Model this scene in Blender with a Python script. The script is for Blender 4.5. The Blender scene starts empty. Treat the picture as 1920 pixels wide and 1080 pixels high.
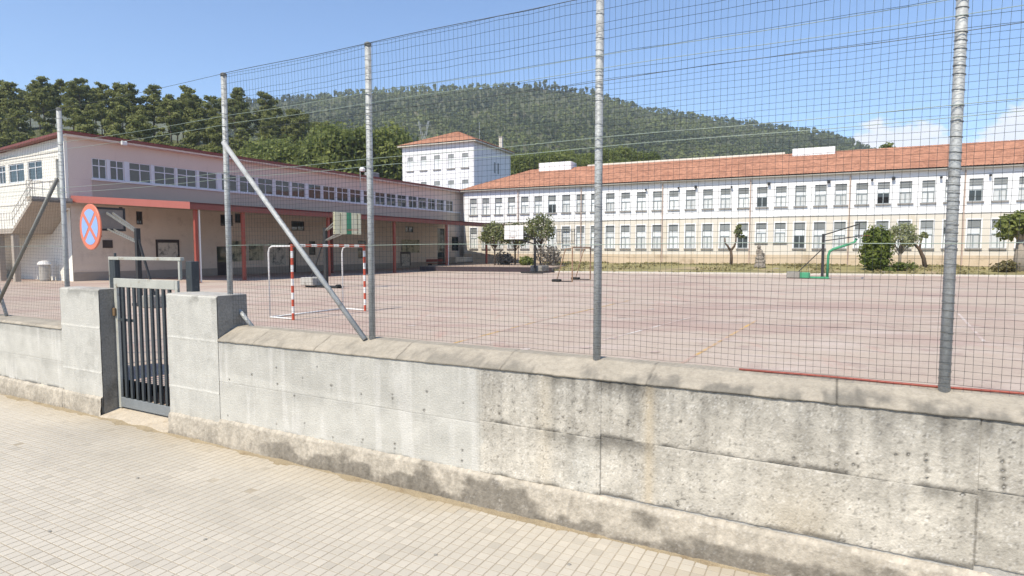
import bpy, bmesh, math, random
import numpy as np
from mathutils import Vector, Matrix

random.seed(7)
RS = np.random.RandomState(11)
scene = bpy.context.scene
col = scene.collection

# ------------------------------------------------------------------ camera
F_PX, HOR = 1120.0, 467.0                       # focal length and horizon row of the 1920x1080 photograph
PITCH = math.atan((540 - HOR) / F_PX)
CAM = np.array([0.0, 0.0, 2.5])
cam_d = bpy.data.cameras.new('camera')
cam_d.sensor_width = 36.0
cam_d.lens = 36.0 * F_PX / 1920.0
cam_d.clip_start = 0.1
cam_d.clip_end = 8000
cam = bpy.data.objects.new('camera', cam_d)
col.objects.link(cam)
cam.location = CAM
cam.rotation_euler = (math.pi / 2 - PITCH, 0, 0)
scene.camera = cam

# ------------------------------------------------------------------ light, sky, exposure
SUN_EL = math.radians(52)
SUN_H = np.array([-0.60, -0.80])
SUN_DIR = Vector((SUN_H[0] * math.cos(SUN_EL), SUN_H[1] * math.cos(SUN_EL), math.sin(SUN_EL)))
sun_d = bpy.data.lights.new('sun', 'SUN')
sun_d.energy = 4.2
sun_d.angle = math.radians(0.5)
sun_d.color = (1.0, 0.915, 0.77)
sun = bpy.data.objects.new('sun', sun_d)
col.objects.link(sun)
sun.location = (-60, -80, 120)
sun.rotation_euler = SUN_DIR.to_track_quat('Z', 'Y').to_euler()

world = bpy.data.worlds.new('World')
scene.world = world
world.use_nodes = True
wn, wl = world.node_tree.nodes, world.node_tree.links
wn.clear()


def build_sky():
    out = wn.new('ShaderNodeOutputWorld')
    bg = wn.new('ShaderNodeBackground')
    bg.inputs['Strength'].default_value = 0.15
    sky = wn.new('ShaderNodeTexSky')
    sky.sky_type = 'NISHITA'
    sky.sun_disc = False
    sky.sun_elevation = SUN_EL
    sky.sun_rotation = math.atan2(SUN_H[0], SUN_H[1]) % (2 * math.pi)
    sky.altitude = 500
    sky.air_density = 1.0
    sky.dust_density = 0.0
    sky.ozone_density = 4.5
    tc = wn.new('ShaderNodeTexCoord')
    sep = wn.new('ShaderNodeSeparateXYZ')
    wl.new(tc.outputs['Generated'], sep.inputs[0])

    def m(op, a, b=None, c=None):
        n = wn.new('ShaderNodeMath')
        n.operation = op
        for i, v in enumerate((a, b, c)):
            if v is None:
                continue
            if isinstance(v, (int, float)):
                n.inputs[i].default_value = v
            else:
                wl.new(v, n.inputs[i])
        return n.outputs[0]
    az = m('ARCTAN2', sep.outputs[0], sep.outputs[1])
    el = m('ARCSINE', sep.outputs[2])
    a01 = m('MULTIPLY_ADD', az, 1 / (2 * math.pi), 0.5)
    fc = wn.new('ShaderNodeFloatCurve')                 # height of the low cumulus bank round the horizon
    cu = fc.mapping.curves[0]
    pts = [(-180, 3), (-120, 6), (-80, 4), (-50, 2), (-20, 2), (10, 2), (27, 5.0), (29.0, 8.0), (30.4, 10.8), (32.0, 10.6), (33.4, 9.9),
           (35.4, 9.7), (36.6, 7.9), (38.0, 9.0), (39.6, 10.6), (42, 11.0), (50, 9), (60, 11), (75, 7), (100, 9), (140, 4), (180, 3)]
    cu.points[0].location = (0, pts[0][1] / 20)
    cu.points[1].location = (1, pts[-1][1] / 20)
    for d, e in pts[1:-1]:
        cu.points.new(d / 360 + 0.5, e / 20)
    fc.mapping.update()
    wl.new(a01, fc.inputs['Value'])
    top = m('MULTIPLY', fc.outputs[0], math.radians(20))
    mp = wn.new('ShaderNodeMapping')
    mp.inputs['Scale'].default_value = (1, 1, 1.6)
    wl.new(tc.outputs['Generated'], mp.inputs[0])
    nz = wn.new('ShaderNodeTexNoise')
    nz.inputs['Scale'].default_value = 26
    nz.inputs['Detail'].default_value = 7
    nz.inputs['Roughness'].default_value = 0.6
    wl.new(mp.outputs[0], nz.inputs['Vector'])
    d = m('SUBTRACT', top, el)
    d = m('MULTIPLY_ADD', m('SUBTRACT', nz.outputs['Fac'], 0.5), 0.085, d)
    mr = wn.new('ShaderNodeMapRange')
    mr.interpolation_type = 'SMOOTHSTEP'
    mr.inputs['From Min'].default_value = -0.002
    mr.inputs['From Max'].default_value = 0.018
    mr.inputs['To Max'].default_value = 0.95
    wl.new(d, mr.inputs['Value'])
    # thin pale veil near the horizon belongs to the same bank
    cr = wn.new('ShaderNodeMixRGB')
    cr.inputs['Color1'].default_value = (4.8, 5.1, 5.7, 1)
    cr.inputs['Color2'].default_value = (6.0, 6.0, 6.1, 1)
    wl.new(nz.outputs['Fac'], cr.inputs['Fac'])
    mx = wn.new('ShaderNodeMixRGB')
    wl.new(mr.outputs[0], mx.inputs['Fac'])
    wl.new(sky.outputs[0], mx.inputs['Color1'])
    wl.new(cr.outputs[0], mx.inputs['Color2'])
    wl.new(mx.outputs[0], bg.inputs['Color'])
    wl.new(bg.outputs[0], out.inputs['Surface'])


build_sky()
scene.view_settings.view_transform = 'Standard'
scene.view_settings.look = 'None'
scene.view_settings.exposure = 0.52
scene.view_settings.gamma = 1.0
scene.view_settings.use_curve_mapping = False
scene.render.engine = 'CYCLES'
scene.cycles.use_denoising = True
scene.cycles.max_bounces = 6
scene.cycles.diffuse_bounces = 3
scene.cycles.volume_bounces = 0


# ------------------------------------------------------------------ pixel rays (to read real positions off the photograph)
def ray(x, y):
    d = np.array([(x - 960) / F_PX, 1.0, -(y - 540) / F_PX])
    c, s = math.cos(PITCH), math.sin(PITCH)
    return np.array([d[0], d[1] * c + d[2] * s, -d[1] * s + d[2] * c])


def at_z(x, y, z):
    d = ray(x, y)
    return CAM + d * ((z - 2.5) / d[2])


def at_depth(x, y, Y):
    d = ray(x, y)
    return CAM + d * (Y / d[1])


def on_plane(x, y, o, n):
    d = ray(x, y)
    return CAM + d * (np.dot(np.array(o) - CAM, n) / np.dot(d, n))


# ------------------------------------------------------------------ mesh helpers
class MB:
    """collects shapes; build() links them as ONE mesh object"""
    def __init__(self):
        self.v, self.f, self.m = [], [], []

    def face(self, pts, mi=0):
        b = len(self.v)
        self.v += [tuple(p) for p in pts]
        self.f.append(tuple(range(b, b + len(pts))))
        self.m.append(mi)

    def box(self, x0, x1, y0, y1, z0, z1, mi=0, bev=0.0):
        x0, x1 = min(x0, x1), max(x0, x1)
        y0, y1 = min(y0, y1), max(y0, y1)
        z0, z1 = min(z0, z1), max(z0, z1)
        if bev <= 0:
            b = len(self.v)
            self.v += [(x0, y0, z0), (x1, y0, z0), (x1, y1, z0), (x0, y1, z0), (x0, y0, z1), (x1, y0, z1), (x1, y1, z1), (x0, y1, z1)]
            fs = [(0, 3, 2, 1), (4, 5, 6, 7), (0, 1, 5, 4), (1, 2, 6, 5), (2, 3, 7, 6), (3, 0, 4, 7)]
            self.f += [tuple(b + i for i in f) for f in fs]
            self.m += [mi] * 6
            return self
        bm = bmesh.new()
        bmesh.ops.create_cube(bm, size=1)
        bmesh.ops.scale(bm, vec=(x1 - x0, y1 - y0, z1 - z0), verts=bm.verts)
        bmesh.ops.translate(bm, vec=((x0 + x1) / 2, (y0 + y1) / 2, (z0 + z1) / 2), verts=bm.verts)
        bmesh.ops.bevel(bm, geom=bm.edges[:], offset=bev, segments=1, affect='EDGES', profile=0.5)
        self.add_bm(bm, mi)
        return self

    def add_bm(self, bm, mi=0):
        b = len(self.v)
        bm.verts.index_update()
        self.v += [tuple(v.co) for v in bm.verts]
        for f in bm.faces:
            self.f.append(tuple(b + v.index for v in f.verts))
            self.m.append(mi)
        bm.free()

    def tube(self, pts, r, n=8, mi=0, cap=True):
        """round bar through the points; r a number or one per point"""
        pts = [Vector(p) for p in pts]
        rr = r if isinstance(r, (list, tuple)) else [r] * len(pts)
        rings = []
        prev = None
        for i, p in enumerate(pts):
            t = (pts[min(i + 1, len(pts) - 1)] - pts[max(i - 1, 0)]).normalized()
            a = Vector((0, 0, 1)) if abs(t.z) < 0.9 else Vector((1, 0, 0))
            if prev is not None:
                a = prev
            u = (a - t * a.dot(t)).normalized()
            prev = u
            w = t.cross(u)
            b = len(self.v)
            for k in range(n):
                q = 2 * math.pi * (k + 0.5) / n
                self.v.append(tuple(p + (u * math.cos(q) + w * math.sin(q)) * rr[i]))
            rings.append(b)
        for i in range(len(rings) - 1):
            a, b = rings[i], rings[i + 1]
            for k in range(n):
                k2 = (k + 1) % n
                self.f.append((a + k, a + k2, b + k2, b + k))
                self.m.append(mi)
        if cap:
            self.f.append(tuple(rings[0] + k for k in range(n))[::-1])
            self.f.append(tuple(rings[-1] + k for k in range(n)))
            self.m += [mi, mi]
        return self

    def bar(self, p, q, w, h, mi=0):
        """rectangular bar from p to q"""
        p, q = Vector(p), Vector(q)
        t = (q - p).normalized()
        a = Vector((0, 0, 1)) if abs(t.z) < 0.95 else Vector((1, 0, 0))
        s = t.cross(a).normalized() * (w / 2)
        u = s.cross(t).normalized() * (h / 2)
        b = len(self.v)
        for c in (p, q):
            self.v += [tuple(c - s - u), tuple(c + s - u), tuple(c + s + u), tuple(c - s + u)]
        fs = [(0, 3, 2, 1), (4, 5, 6, 7), (0, 1, 5, 4), (1, 2, 6, 5), (2, 3, 7, 6), (3, 0, 4, 7)]
        self.f += [tuple(b + i for i in f) for f in fs]
        self.m += [mi] * 6
        return self

    def lathe(self, prof, cx, cy, n=12, mi=0):
        rings = []
        for r, z in prof:
            rings.append(len(self.v))
            for k in range(n):
                q = 2 * math.pi * k / n
                self.v.append((cx + r * math.cos(q), cy + r * math.sin(q), z))
        for i in range(len(prof) - 1):
            a, b = rings[i], rings[i + 1]
            for k in range(n):
                k2 = (k + 1) % n
                self.f.append((a + k, a + k2, b + k2, b + k))
                self.m.append(mi)
        self.f.append(tuple(rings[-1] + k for k in range(n)))
        self.f.append(tuple(rings[0] + k for k in range(n))[::-1])
        self.m += [mi, mi]
        return self

    def mesh(self, name, mats, smooth=False):
        me = bpy.data.meshes.new(name)
        me.from_pydata(self.v, [], self.f)
        if not isinstance(mats, (list, tuple)):
            mats = [mats]
        for mm in mats:
            me.materials.append(mm)
        if len(mats) > 1:
            me.polygons.foreach_set('material_index', self.m)
        if smooth:
            me.polygons.foreach_set('use_smooth', [True] * len(me.polygons))
        me.update()
        return me

    def build(self, name, mats, parent=None, smooth=False):
        return link(name, self.mesh(name, mats, smooth), parent)


def link(name, data, parent=None):
    o = bpy.data.objects.new(name, data)
    col.objects.link(o)
    if parent is not None:
        o.parent = parent
    return o


def tag(o, label=None, cat=None, group=None, kind=None):
    if label:
        o['label'] = label
    if cat:
        o['category'] = cat
    if group:
        o['group'] = group
    if kind:
        o['kind'] = kind
    return o


def thing(name, label, cat, loc=(0, 0, 0), rz=0.0, group=None):
    o = bpy.data.objects.new(name, None)
    o.empty_display_size = 0.3
    col.objects.link(o)
    o.location = loc
    o.rotation_euler = (0, 0, rz)
    return tag(o, label, cat, group)


def copy_tree(o, parent=None):
    c = o.copy()
    col.objects.link(c)
    c.parent = parent
    for ch in list(o.children):
        copy_tree(ch, c)
    return c


def mesh_np(name, verts, faces, mats, attrs=None, smooth=False):
    """fast mesh from arrays; faces (n,k); attrs name -> (n,3|4) point colours"""
    me = bpy.data.meshes.new(name)
    verts = np.asarray(verts, dtype=np.float32)
    faces = np.asarray(faces, dtype=np.int32)
    k = faces.shape[1]
    me.vertices.add(len(verts))
    me.vertices.foreach_set('co', verts.ravel())
    me.loops.add(faces.size)
    me.loops.foreach_set('vertex_index', faces.ravel())
    me.polygons.add(len(faces))
    me.polygons.foreach_set('loop_start', np.arange(0, faces.size, k, dtype=np.int32))
    me.polygons.foreach_set('loop_total', np.full(len(faces), k, dtype=np.int32))
    me.polygons.foreach_set('use_smooth', np.full(len(faces), bool(smooth)))
    me.update(calc_edges=True)
    for mm in (mats if isinstance(mats, (list, tuple)) else [mats]):
        me.materials.append(mm)
    for an, arr in (attrs or {}).items():
        arr = np.asarray(arr, dtype=np.float32)
        if arr.ndim == 1:
            at = me.attributes.new(an, 'FLOAT', 'POINT')
            at.data.foreach_set('value', arr)
        else:
            if arr.shape[1] == 3:
                arr = np.hstack([arr, np.ones((len(arr), 1), np.float32)])
            at = me.attributes.new(an, 'FLOAT_COLOR', 'POINT')
            at.data.foreach_set('color', arr.ravel())
    return me


def grid_faces(nu, nv):
    i = np.arange(nu * nv).reshape(nv, nu)
    return np.stack([i[:-1, :-1].ravel(), i[:-1, 1:].ravel(), i[1:, 1:].ravel(), i[1:, :-1].ravel()], 1)


# value noise on arrays
_lat = {}


def vnoise(x, y, seed=0):
    if seed not in _lat:
        _lat[seed] = np.random.RandomState(seed + 100).rand(256, 256)
    t = _lat[seed]
    xi, yi = np.floor(x).astype(int), np.floor(y).astype(int)
    fx, fy = x - xi, y - yi
    fx, fy = fx * fx * (3 - 2 * fx), fy * fy * (3 - 2 * fy)
    a, b = t[yi % 256, xi % 256], t[yi % 256, (xi + 1) % 256]
    c, d = t[(yi + 1) % 256, xi % 256], t[(yi + 1) % 256, (xi + 1) % 256]
    return (a * (1 - fx) + b * fx) * (1 - fy) + (c * (1 - fx) + d * fx) * fy


def fbm(x, y, octv=4, seed=0, gain=0.5):
    s, a, n = 0.0, 1.0, 0.0
    for o in range(octv):
        s = s + a * vnoise(x * 2 ** o + 17.3 * o, y * 2 ** o + 5.1 * o, seed + o)
        n += a
        a *= gain
    return s / n


def sstep(a, b, x):
    t = np.clip((x - a) / (b - a), 0, 1)
    return t * t * (3 - 2 * t)


# ------------------------------------------------------------------ materials
def nodes_of(name):
    m = bpy.data.materials.new(name)
    m.use_nodes = True
    nt = m.node_tree
    return m, nt.nodes, nt.links, nt.nodes['Principled BSDF']


def sock(b, *names):
    for n in names:
        if n in b.inputs:
            return b.inputs[n]


def pmat(name, c, rough=0.8, var=0.18, scale=2.0, fine=40.0, bump=0.15, metal=0.0, c2=None, c2_amt=0.5, c2_scale=1.2, attr=None,
         rnd=0.0, spec=0.3, streak=False):
    """plain real-world colour with large mottling, fine grain, optional second colour in patches, optional per-vertex colour"""
    m, N, Lk, b = nodes_of(name)
    b.inputs['Roughness'].default_value = rough
    b.inputs['Metallic'].default_value = metal
    s = sock(b, 'Specular IOR Level', 'Specular')
    s.default_value = spec
    tc = N.new('ShaderNodeTexCoord')
    vec = tc.outputs['Object']
    if streak:
        mp = N.new('ShaderNodeMapping')
        mp.inputs['Scale'].default_value = (1, 1, 0.18)
        Lk.new(vec, mp.inputs[0])
        vec_s = mp.outputs[0]
    else:
        vec_s = vec
    n1 = N.new('ShaderNodeTexNoise')
    n1.inputs['Scale'].default_value = scale
    n1.inputs['Detail'].default_value = 6
    n1.inputs['Roughness'].default_value = 0.65
    Lk.new(vec_s, n1.inputs['Vector'])
    n2 = N.new('ShaderNodeTexNoise')
    n2.inputs['Scale'].default_value = fine
    n2.inputs['Detail'].default_value = 4
    Lk.new(vec, n2.inputs['Vector'])
    add = N.new('ShaderNodeMath')
    add.operation = 'ADD'
    Lk.new(n1.outputs['Fac'], add.inputs[0])
    Lk.new(n2.outputs['Fac'], add.inputs[1])
    mr = N.new('ShaderNodeMapRange')
    mr.inputs['From Min'].default_value = 0.6
    mr.inputs['From Max'].default_value = 1.4
    mr.inputs['To Min'].default_value = 1 - var
    mr.inputs['To Max'].default_value = 1 + var
    Lk.new(add.outputs[0], mr.inputs['Value'])
    base = None
    if attr:
        at = N.new('ShaderNodeAttribute')
        at.attribute_name = attr
        base = at.outputs['Color']
    if c2 is not None:
        n3 = N.new('ShaderNodeTexNoise')
        n3.inputs['Scale'].default_value = c2_scale
        n3.inputs['Detail'].default_value = 8
        n3.inputs['Roughness'].default_value = 0.7
        Lk.new(vec_s, n3.inputs['Vector'])
        r3 = N.new('ShaderNodeMapRange')
        r3.inputs['From Min'].default_value = 0.66 - 0.3 * c2_amt
        r3.inputs['From Max'].default_value = 0.80 - 0.3 * c2_amt
        Lk.new(n3.outputs['Fac'], r3.inputs['Value'])
        mx = N.new('ShaderNodeMixRGB')
        mx.inputs['Color1'].default_value = (*c, 1)
        mx.inputs['Color2'].default_value = (*c2, 1)
        Lk.new(r3.outputs[0], mx.inputs['Fac'])
        if base is not None:
            Lk.new(base, mx.inputs['Color1'])
        base = mx.outputs[0]
    mul = N.new('ShaderNodeVectorMath')
    mul.operation = 'SCALE'
    if base is None:
        mul.inputs[0].default_value = c
    else:
        Lk.new(base, mul.inputs[0])
    Lk.new(mr.outputs[0], mul.inputs['Scale'])
    outc = mul.outputs[0]
    if rnd > 0:
        oi = N.new('ShaderNodeObjectInfo')
        r4 = N.new('ShaderNodeMapRange')
        r4.inputs['To Min'].default_value = 1 - rnd
        r4.inputs['To Max'].default_value = 1 + rnd
        Lk.new(oi.outputs['Random'], r4.inputs['Value'])
        m2 = N.new('ShaderNodeVectorMath')
        m2.operation = 'SCALE'
        Lk.new(outc, m2.inputs[0])
        Lk.new(r4.outputs[0], m2.inputs['Scale'])
        outc = m2.outputs[0]
    Lk.new(outc, b.inputs['Base Color'])
    if bump > 0:
        bp = N.new('ShaderNodeBump')
        bp.inputs['Strength'].default_value = bump
        bp.inputs['Distance'].default_value = 0.02
        Lk.new(n2.outputs['Fac'], bp.inputs['Height'])
        Lk.new(bp.outputs[0], b.inputs['Normal'])
    return m


def leaf_mat(name, dark, light, trans=0.42, rnd=0.25):
    m, N, Lk, b = nodes_of(name)
    b.inputs['Roughness'].default_value = 0.65
    sock(b, 'Specular IOR Level', 'Specular').default_value = 0.25
    at = N.new('ShaderNodeAttribute')
    at.attribute_name = 'tint'
    oi = N.new('ShaderNodeObjectInfo')
    ad = N.new('ShaderNodeMath')
    ad.operation = 'MULTIPLY_ADD'
    ad.inputs[1].default_value = rnd
    Lk.new(oi.outputs['Random'], ad.inputs[0])
    Lk.new(at.outputs['Fac'], ad.inputs[2])
    mx = N.new('ShaderNodeMixRGB')
    mx.inputs['Color1'].default_value = (*dark, 1)
    mx.inputs['Color2'].default_value = (*light, 1)
    Lk.new(ad.outputs[0], mx.inputs['Fac'])
    Lk.new(mx.outputs[0], b.inputs['Base Color'])
    tr = N.new('ShaderNodeBsdfTranslucent')
    Lk.new(mx.outputs[0], tr.inputs['Color'])
    ms = N.new('ShaderNodeMixShader')
    ms.inputs[0].default_value = trans
    out = N['Material Output']
    Lk.new(b.outputs[0], ms.inputs[1])
    Lk.new(tr.outputs[0], ms.inputs[2])
    Lk.new(ms.outputs[0], out.inputs['Surface'])
    return m


M = {}
M['concrete'] = pmat('cast_concrete', (.4, .4, .4), .9, .16, 3.0, 55, .35, attr='col', spec=.2)
M['concrete_plain'] = pmat('plain_concrete', (.42, .40, .36), .9, .2, 2.0, 50, .3, c2=(.24, .22, .19), c2_amt=.4, c2_scale=2.5)
M['concrete_dark'] = pmat('dark_concrete', (.27, .255, .225), .9, .3, 3.0, 40, .4, c2=(.15, .14, .12), c2_amt=.5)
M['tile'] = pmat('cement_paving_tile', (.5, .47, .41), .85, .10, 1.2, 160, .2, attr='col', spec=.25, c2=(.44, .39, .31), c2_amt=.15, c2_scale=.9)
M['mortar'] = pmat('sandy_joint', (.36, .31, .235), .95, .25, 3, 80, .3, c2=(.47, .42, .34), c2_amt=.55, c2_scale=.55)
M['asphalt'] = pmat('asphalt', (.06, .06, .062), .9, .2, .6, 90, .3)
M['soil'] = pmat('dry_soil', (.22, .18, .12), .95, .3, .05, 3, .2, c2=(.10, .13, .05), c2_amt=.6, c2_scale=.08)
M['galv'] = pmat('galvanised_steel', (.41, .42, .41), .6, .28, 9, 80, .1, metal=.15, c2=(.22, .21, .19), c2_amt=.35, c2_scale=6)
M['galv_dark'] = pmat('dull_grey_steel', (.22, .215, .195), .6, .25, 9, 80, .1, metal=.3)
M['wire'] = pmat('mesh_wire', (.060, .068, .066), .5, .2, 4, 50, 0, metal=.3)
M['green_wire'] = pmat('green_coated_wire', (.26, .32, .27), .5, .1, 4, 50, 0)
M['red_paint'] = pmat('red_paint', (.30, .070, .048), .55, .2, 2, 40, .1, c2=(.22, .06, .045), c2_amt=.45)
M['maroon'] = pmat('maroon_paint', (.20, .03, .028), .55, .2, 2, 40, .1)
M['coral'] = pmat('shaded_red_fascia', (.21, .066, .052), .5, .10, 1, 30, .05)  # duller red: the shade on the front beam is put into the colour
M['white_paint'] = pmat('white_paint', (.74, .73, .70), .55, .06, 4, 40, .05)
M['rust'] = pmat('rusty_steel', (.30, .19, .12), .7, .3, 7, 60, .1, c2=(.5, .42, .33), c2_amt=.4, c2_scale=4)
M['black_steel'] = pmat('black_steel', (.035, .035, .035), .5, .2, 4, 50, .05)
M['green_paint'] = pmat('green_paint', (.07, .30, .16), .5, .15, 4, 50, .05)
M['cream_board'] = pmat('cream_board', (.76, .73, .50), .6, .1, 3, 40, .05)
M['gate_steel'] = pmat('grey_gate_paint', (.052, .060, .064), .5, .25, 5, 60, .1, c2=(.12, .12, .11), c2_amt=.25, c2_scale=8)
M['gate_light'] = pmat('pale_gate_paint', (.42, .42, .37), .6, .2, 4, 60, .1, c2=(.22, .16, .09), c2_amt=.3, c2_scale=5)
M['wall_white'] = pmat('white_render', (.80, .80, .80), .9, .05, .5, 20, .1, streak=True, c2=(.70, .69, .66), c2_amt=.25, c2_scale=.6)
M['wall_cream'] = pmat('cream_render', (.67, .62, .535), .9, .06, .5, 20, .1, streak=True, c2=(.55, .48, .36), c2_amt=.3, c2_scale=.5)
M['wall_foot'] = pmat('tan_plinth_render', (.58, .47, .34), .9, .12, .6, 15, .1, c2=(.40, .31, .21), c2_amt=.45, c2_scale=.5)
M['wall_pink'] = pmat('mauve_render', (.66, .555, .48), .9, .06, .6, 20, .1, streak=True, c2=(.55, .455, .385), c2_amt=.3)
M['wall_taupe'] = pmat('taupe_panel', (.47, .40, .32), .85, .07, .6, 20, .1)
M['wall_beige'] = pmat('beige_block_wall', (.64, .54, .445), .9, .10, .7, 15, .15, c2=(.52, .43, .35), c2_amt=.4)
M['gable_white'] = pmat('cream_white_render', (.78, .755, .68), .9, .05, .6, 20, .1, streak=True)
M['tower_white'] = pmat('white_tower_render', (.80, .79, .80), .9, .05, .5, 20, .1, streak=True)
M['stone_sill'] = pmat('grey_sill_stone', (.30, .28, .26), .8, .15, 3, 40, .1)
M['shutter'] = pmat('grey_shutter', (.27, .285, .28), .6, .10, 3, 40, .05, rnd=.12)
M['blind'] = pmat('pale_blind', (.72, .74, .74), .7, .06, 3, 30, .0, rnd=.12)
M['curtain'] = pmat('pale_curtain', (.66, .68, .67), .8, .12, 5, 30, .0, rnd=.18)
M['frame_white'] = pmat('white_window_frame', (.66, .68, .70), .5, .05, 3, 40, 0)
M['frame_grey'] = pmat('grey_window_bar', (.34, .38, .39), .5, .05, 3, 40, 0)
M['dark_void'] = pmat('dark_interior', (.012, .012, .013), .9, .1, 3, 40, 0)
M['pipe'] = pmat('brown_downpipe', (.50, .38, .31), .6, .1, 3, 40, 0)
M['bark'] = pmat('bark', (.12, .085, .06), .95, .3, 4, 30, .6)
M['bark_pale'] = pmat('pale_bark', (.30, .26, .21), .95, .3, 4, 30, .5)
M['pine_trunk'] = pmat('pine_bark', (.17, .13, .10), .95, .25, 2, 20, .4)
M['stone'] = pmat('grey_granite', (.27, .235, .195), .9, .2, 3, 40, .4)
M['rubber'] = pmat('black_rubber', (.02, .02, .02), .8, .2, 4, 40, .1)
M['bench'] = pmat('pale_bench_concrete', (.5, .46, .40), .9, .1, 2, 40, .1)
M['pine_leaf'] = leaf_mat('pine_needles', (.095, .110, .032), (.30, .315, .10))
M['broad_leaf'] = leaf_mat('broad_leaves', (.075, .108, .026), (.275, .305, .090))
M['olive_leaf'] = leaf_mat('olive_leaves', (.09, .11, .04), (.29, .31, .14))
M['bright_leaf'] = leaf_mat('hedge_leaves', (.045, .085, .015), (.20, .235, .05))
M['far_leaf'] = leaf_mat('hill_wood_leaves', (.066, .088, .022), (.225, .250, .075), trans=.2, rnd=0)
M['dusty_leaf'] = leaf_mat('dusty_leaves', (.13, .115, .10), (.34, .31, .27))
M['dry_leaf'] = leaf_mat('dry_weed', (.10, .07, .03), (.22, .20, .09))


def glass_mat():
    m, N, Lk, b = nodes_of('window_glass')
    b.inputs['Base Color'].default_value = (.035, .045, .045, 1)
    b.inputs['Roughness'].default_value = 0.03
    sock(b, 'Specular IOR Level', 'Specular').default_value = 0.8
    tc = N.new('ShaderNodeTexCoord')
    nz = N.new('ShaderNodeTexNoise')
    nz.inputs['Scale'].default_value = 1.3
    Lk.new(tc.outputs['Object'], nz.inputs['Vector'])
    bp = N.new('ShaderNodeBump')
    bp.inputs['Strength'].default_value = 0.06
    bp.inputs['Distance'].default_value = 0.05
    Lk.new(nz.outputs['Fac'], bp.inputs['Height'])
    Lk.new(bp.outputs[0], b.inputs['Normal'])
    return m


M['glass'] = glass_mat()


def roof_mat():
    m, N, Lk, b = nodes_of('clay_roof_tile')
    b.inputs['Roughness'].default_value = 0.85
    tc = N.new('ShaderNodeTexCoord')
    n1 = N.new('ShaderNodeTexNoise')
    n1.inputs['Scale'].default_value = 0.25
    n1.inputs['Detail'].default_value = 8
    n1.inputs['Roughness'].default_value = .7
    Lk.new(tc.outputs['Object'], n1.inputs['Vector'])
    n2 = N.new('ShaderNodeTexVoronoi')
    n2.inputs['Scale'].default_value = 3.2
    Lk.new(tc.outputs['Object'], n2.inputs['Vector'])
    rp = N.new('ShaderNodeValToRGB')
    rp.color_ramp.elements[0].position = .35
    rp.color_ramp.elements[0].color = (.33, .155, .098, 1)
    rp.color_ramp.elements[1].position = .68
    rp.color_ramp.elements[1].color = (.45, .225, .145, 1)
    Lk.new(n1.outputs['Fac'], rp.inputs[0])
    hs = N.new('ShaderNodeHueSaturation')
    Lk.new(rp.outputs[0], hs.inputs['Color'])
    mr = N.new('ShaderNodeMapRange')
    mr.inputs['To Min'].default_value = .78
    mr.inputs['To Max'].default_value = 1.18
    sp = N.new('ShaderNodeSeparateColor')
    Lk.new(n2.outputs['Color'], sp.inputs[0])
    Lk.new(sp.outputs[0], mr.inputs['Value'])
    Lk.new(mr.outputs[0], hs.inputs['Value'])
    Lk.new(hs.outputs[0], b.inputs['Base Color'])
    return m


M['roof_tile'] = roof_mat()


def court_mat():
    m, N, Lk, b = nodes_of('worn_pink_court_paint')
    b.inputs['Roughness'].default_value = 0.9
    sock(b, 'Specular IOR Level', 'Specular').default_value = .2
    tc = N.new('ShaderNodeTexCoord')

    def noise(scale, detail=6, stretch=None, rough=.65):
        n = N.new('ShaderNodeTexNoise')
        n.inputs['Scale'].default_value = scale
        n.inputs['Detail'].default_value = detail
        n.inputs['Roughness'].default_value = rough
        v = tc.outputs['Object']
        if stretch:
            mp = N.new('ShaderNodeMapping')
            mp.inputs['Scale'].default_value = stretch
            mp.inputs['Rotation'].default_value = (0, 0, math.radians(-30))
            Lk.new(v, mp.inputs[0])
            v = mp.outputs[0]
        Lk.new(v, n.inputs['Vector'])
        return n.outputs['Fac']

    def rng(v, a, b_, lo=0, hi=1):
        r = N.new('ShaderNodeMapRange')
        r.inputs['From Min'].default_value = a
        r.inputs['From Max'].default_value = b_
        r.inputs['To Min'].default_value = lo
        r.inputs['To Max'].default_value = hi
        Lk.new(v, r.inputs['Value'])
        return r.outputs[0]

    def mix(f, c1, c2):
        x = N.new('ShaderNodeMixRGB')
        Lk.new(f, x.inputs['Fac'])
        for s, c in (('Color1', c1), ('Color2', c2)):
            if isinstance(c, tuple):
                x.inputs[s].default_value = (*c, 1)
            else:
                Lk.new(c, x.inputs[s])
        return x.outputs[0]
    c = mix(rng(noise(.09, 5), .35, .65), (.445, .35, .28), (.51, .43, .345))
    c = mix(rng(noise(.35, 8, (1, 3.5, 1)), .50, .66), c, (.54, .45, .385))
    c = mix(rng(noise(.8, 9, None, .75), .54, .66, 0, .65), c, (.31, .215, .19))
    c = mix(rng(noise(.5, 8, (3, .6, 1), .7), .56, .68, 0, .6), c, (.50, .31, .25))
    c = mix(rng(noise(.16, 6, (1, 2.2, 1), .6), .50, .62, 0, .75), c, (.40, .285, .24))
    c = mix(rng(noise(.55, 9, (.5, 5, 1), .75), .55, .64, 0, .35), c, (.37, .28, .235))
    c = mix(rng(noise(6, 3), .68, .74, 0, .5), c, (.60, .53, .46))
    c = mix(rng(noise(14, 4), .3, .75, 0, .3), c, (.24, .18, .16))
    Lk.new(c, b.inputs['Base Color'])
    bp = N.new('ShaderNodeBump')
    bp.inputs['Strength'].default_value = .2
    bp.inputs['Distance'].default_value = .01
    Lk.new(noise(60, 3), bp.inputs['Height'])
    Lk.new(bp.outputs[0], b.inputs['Normal'])
    return m


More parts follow.
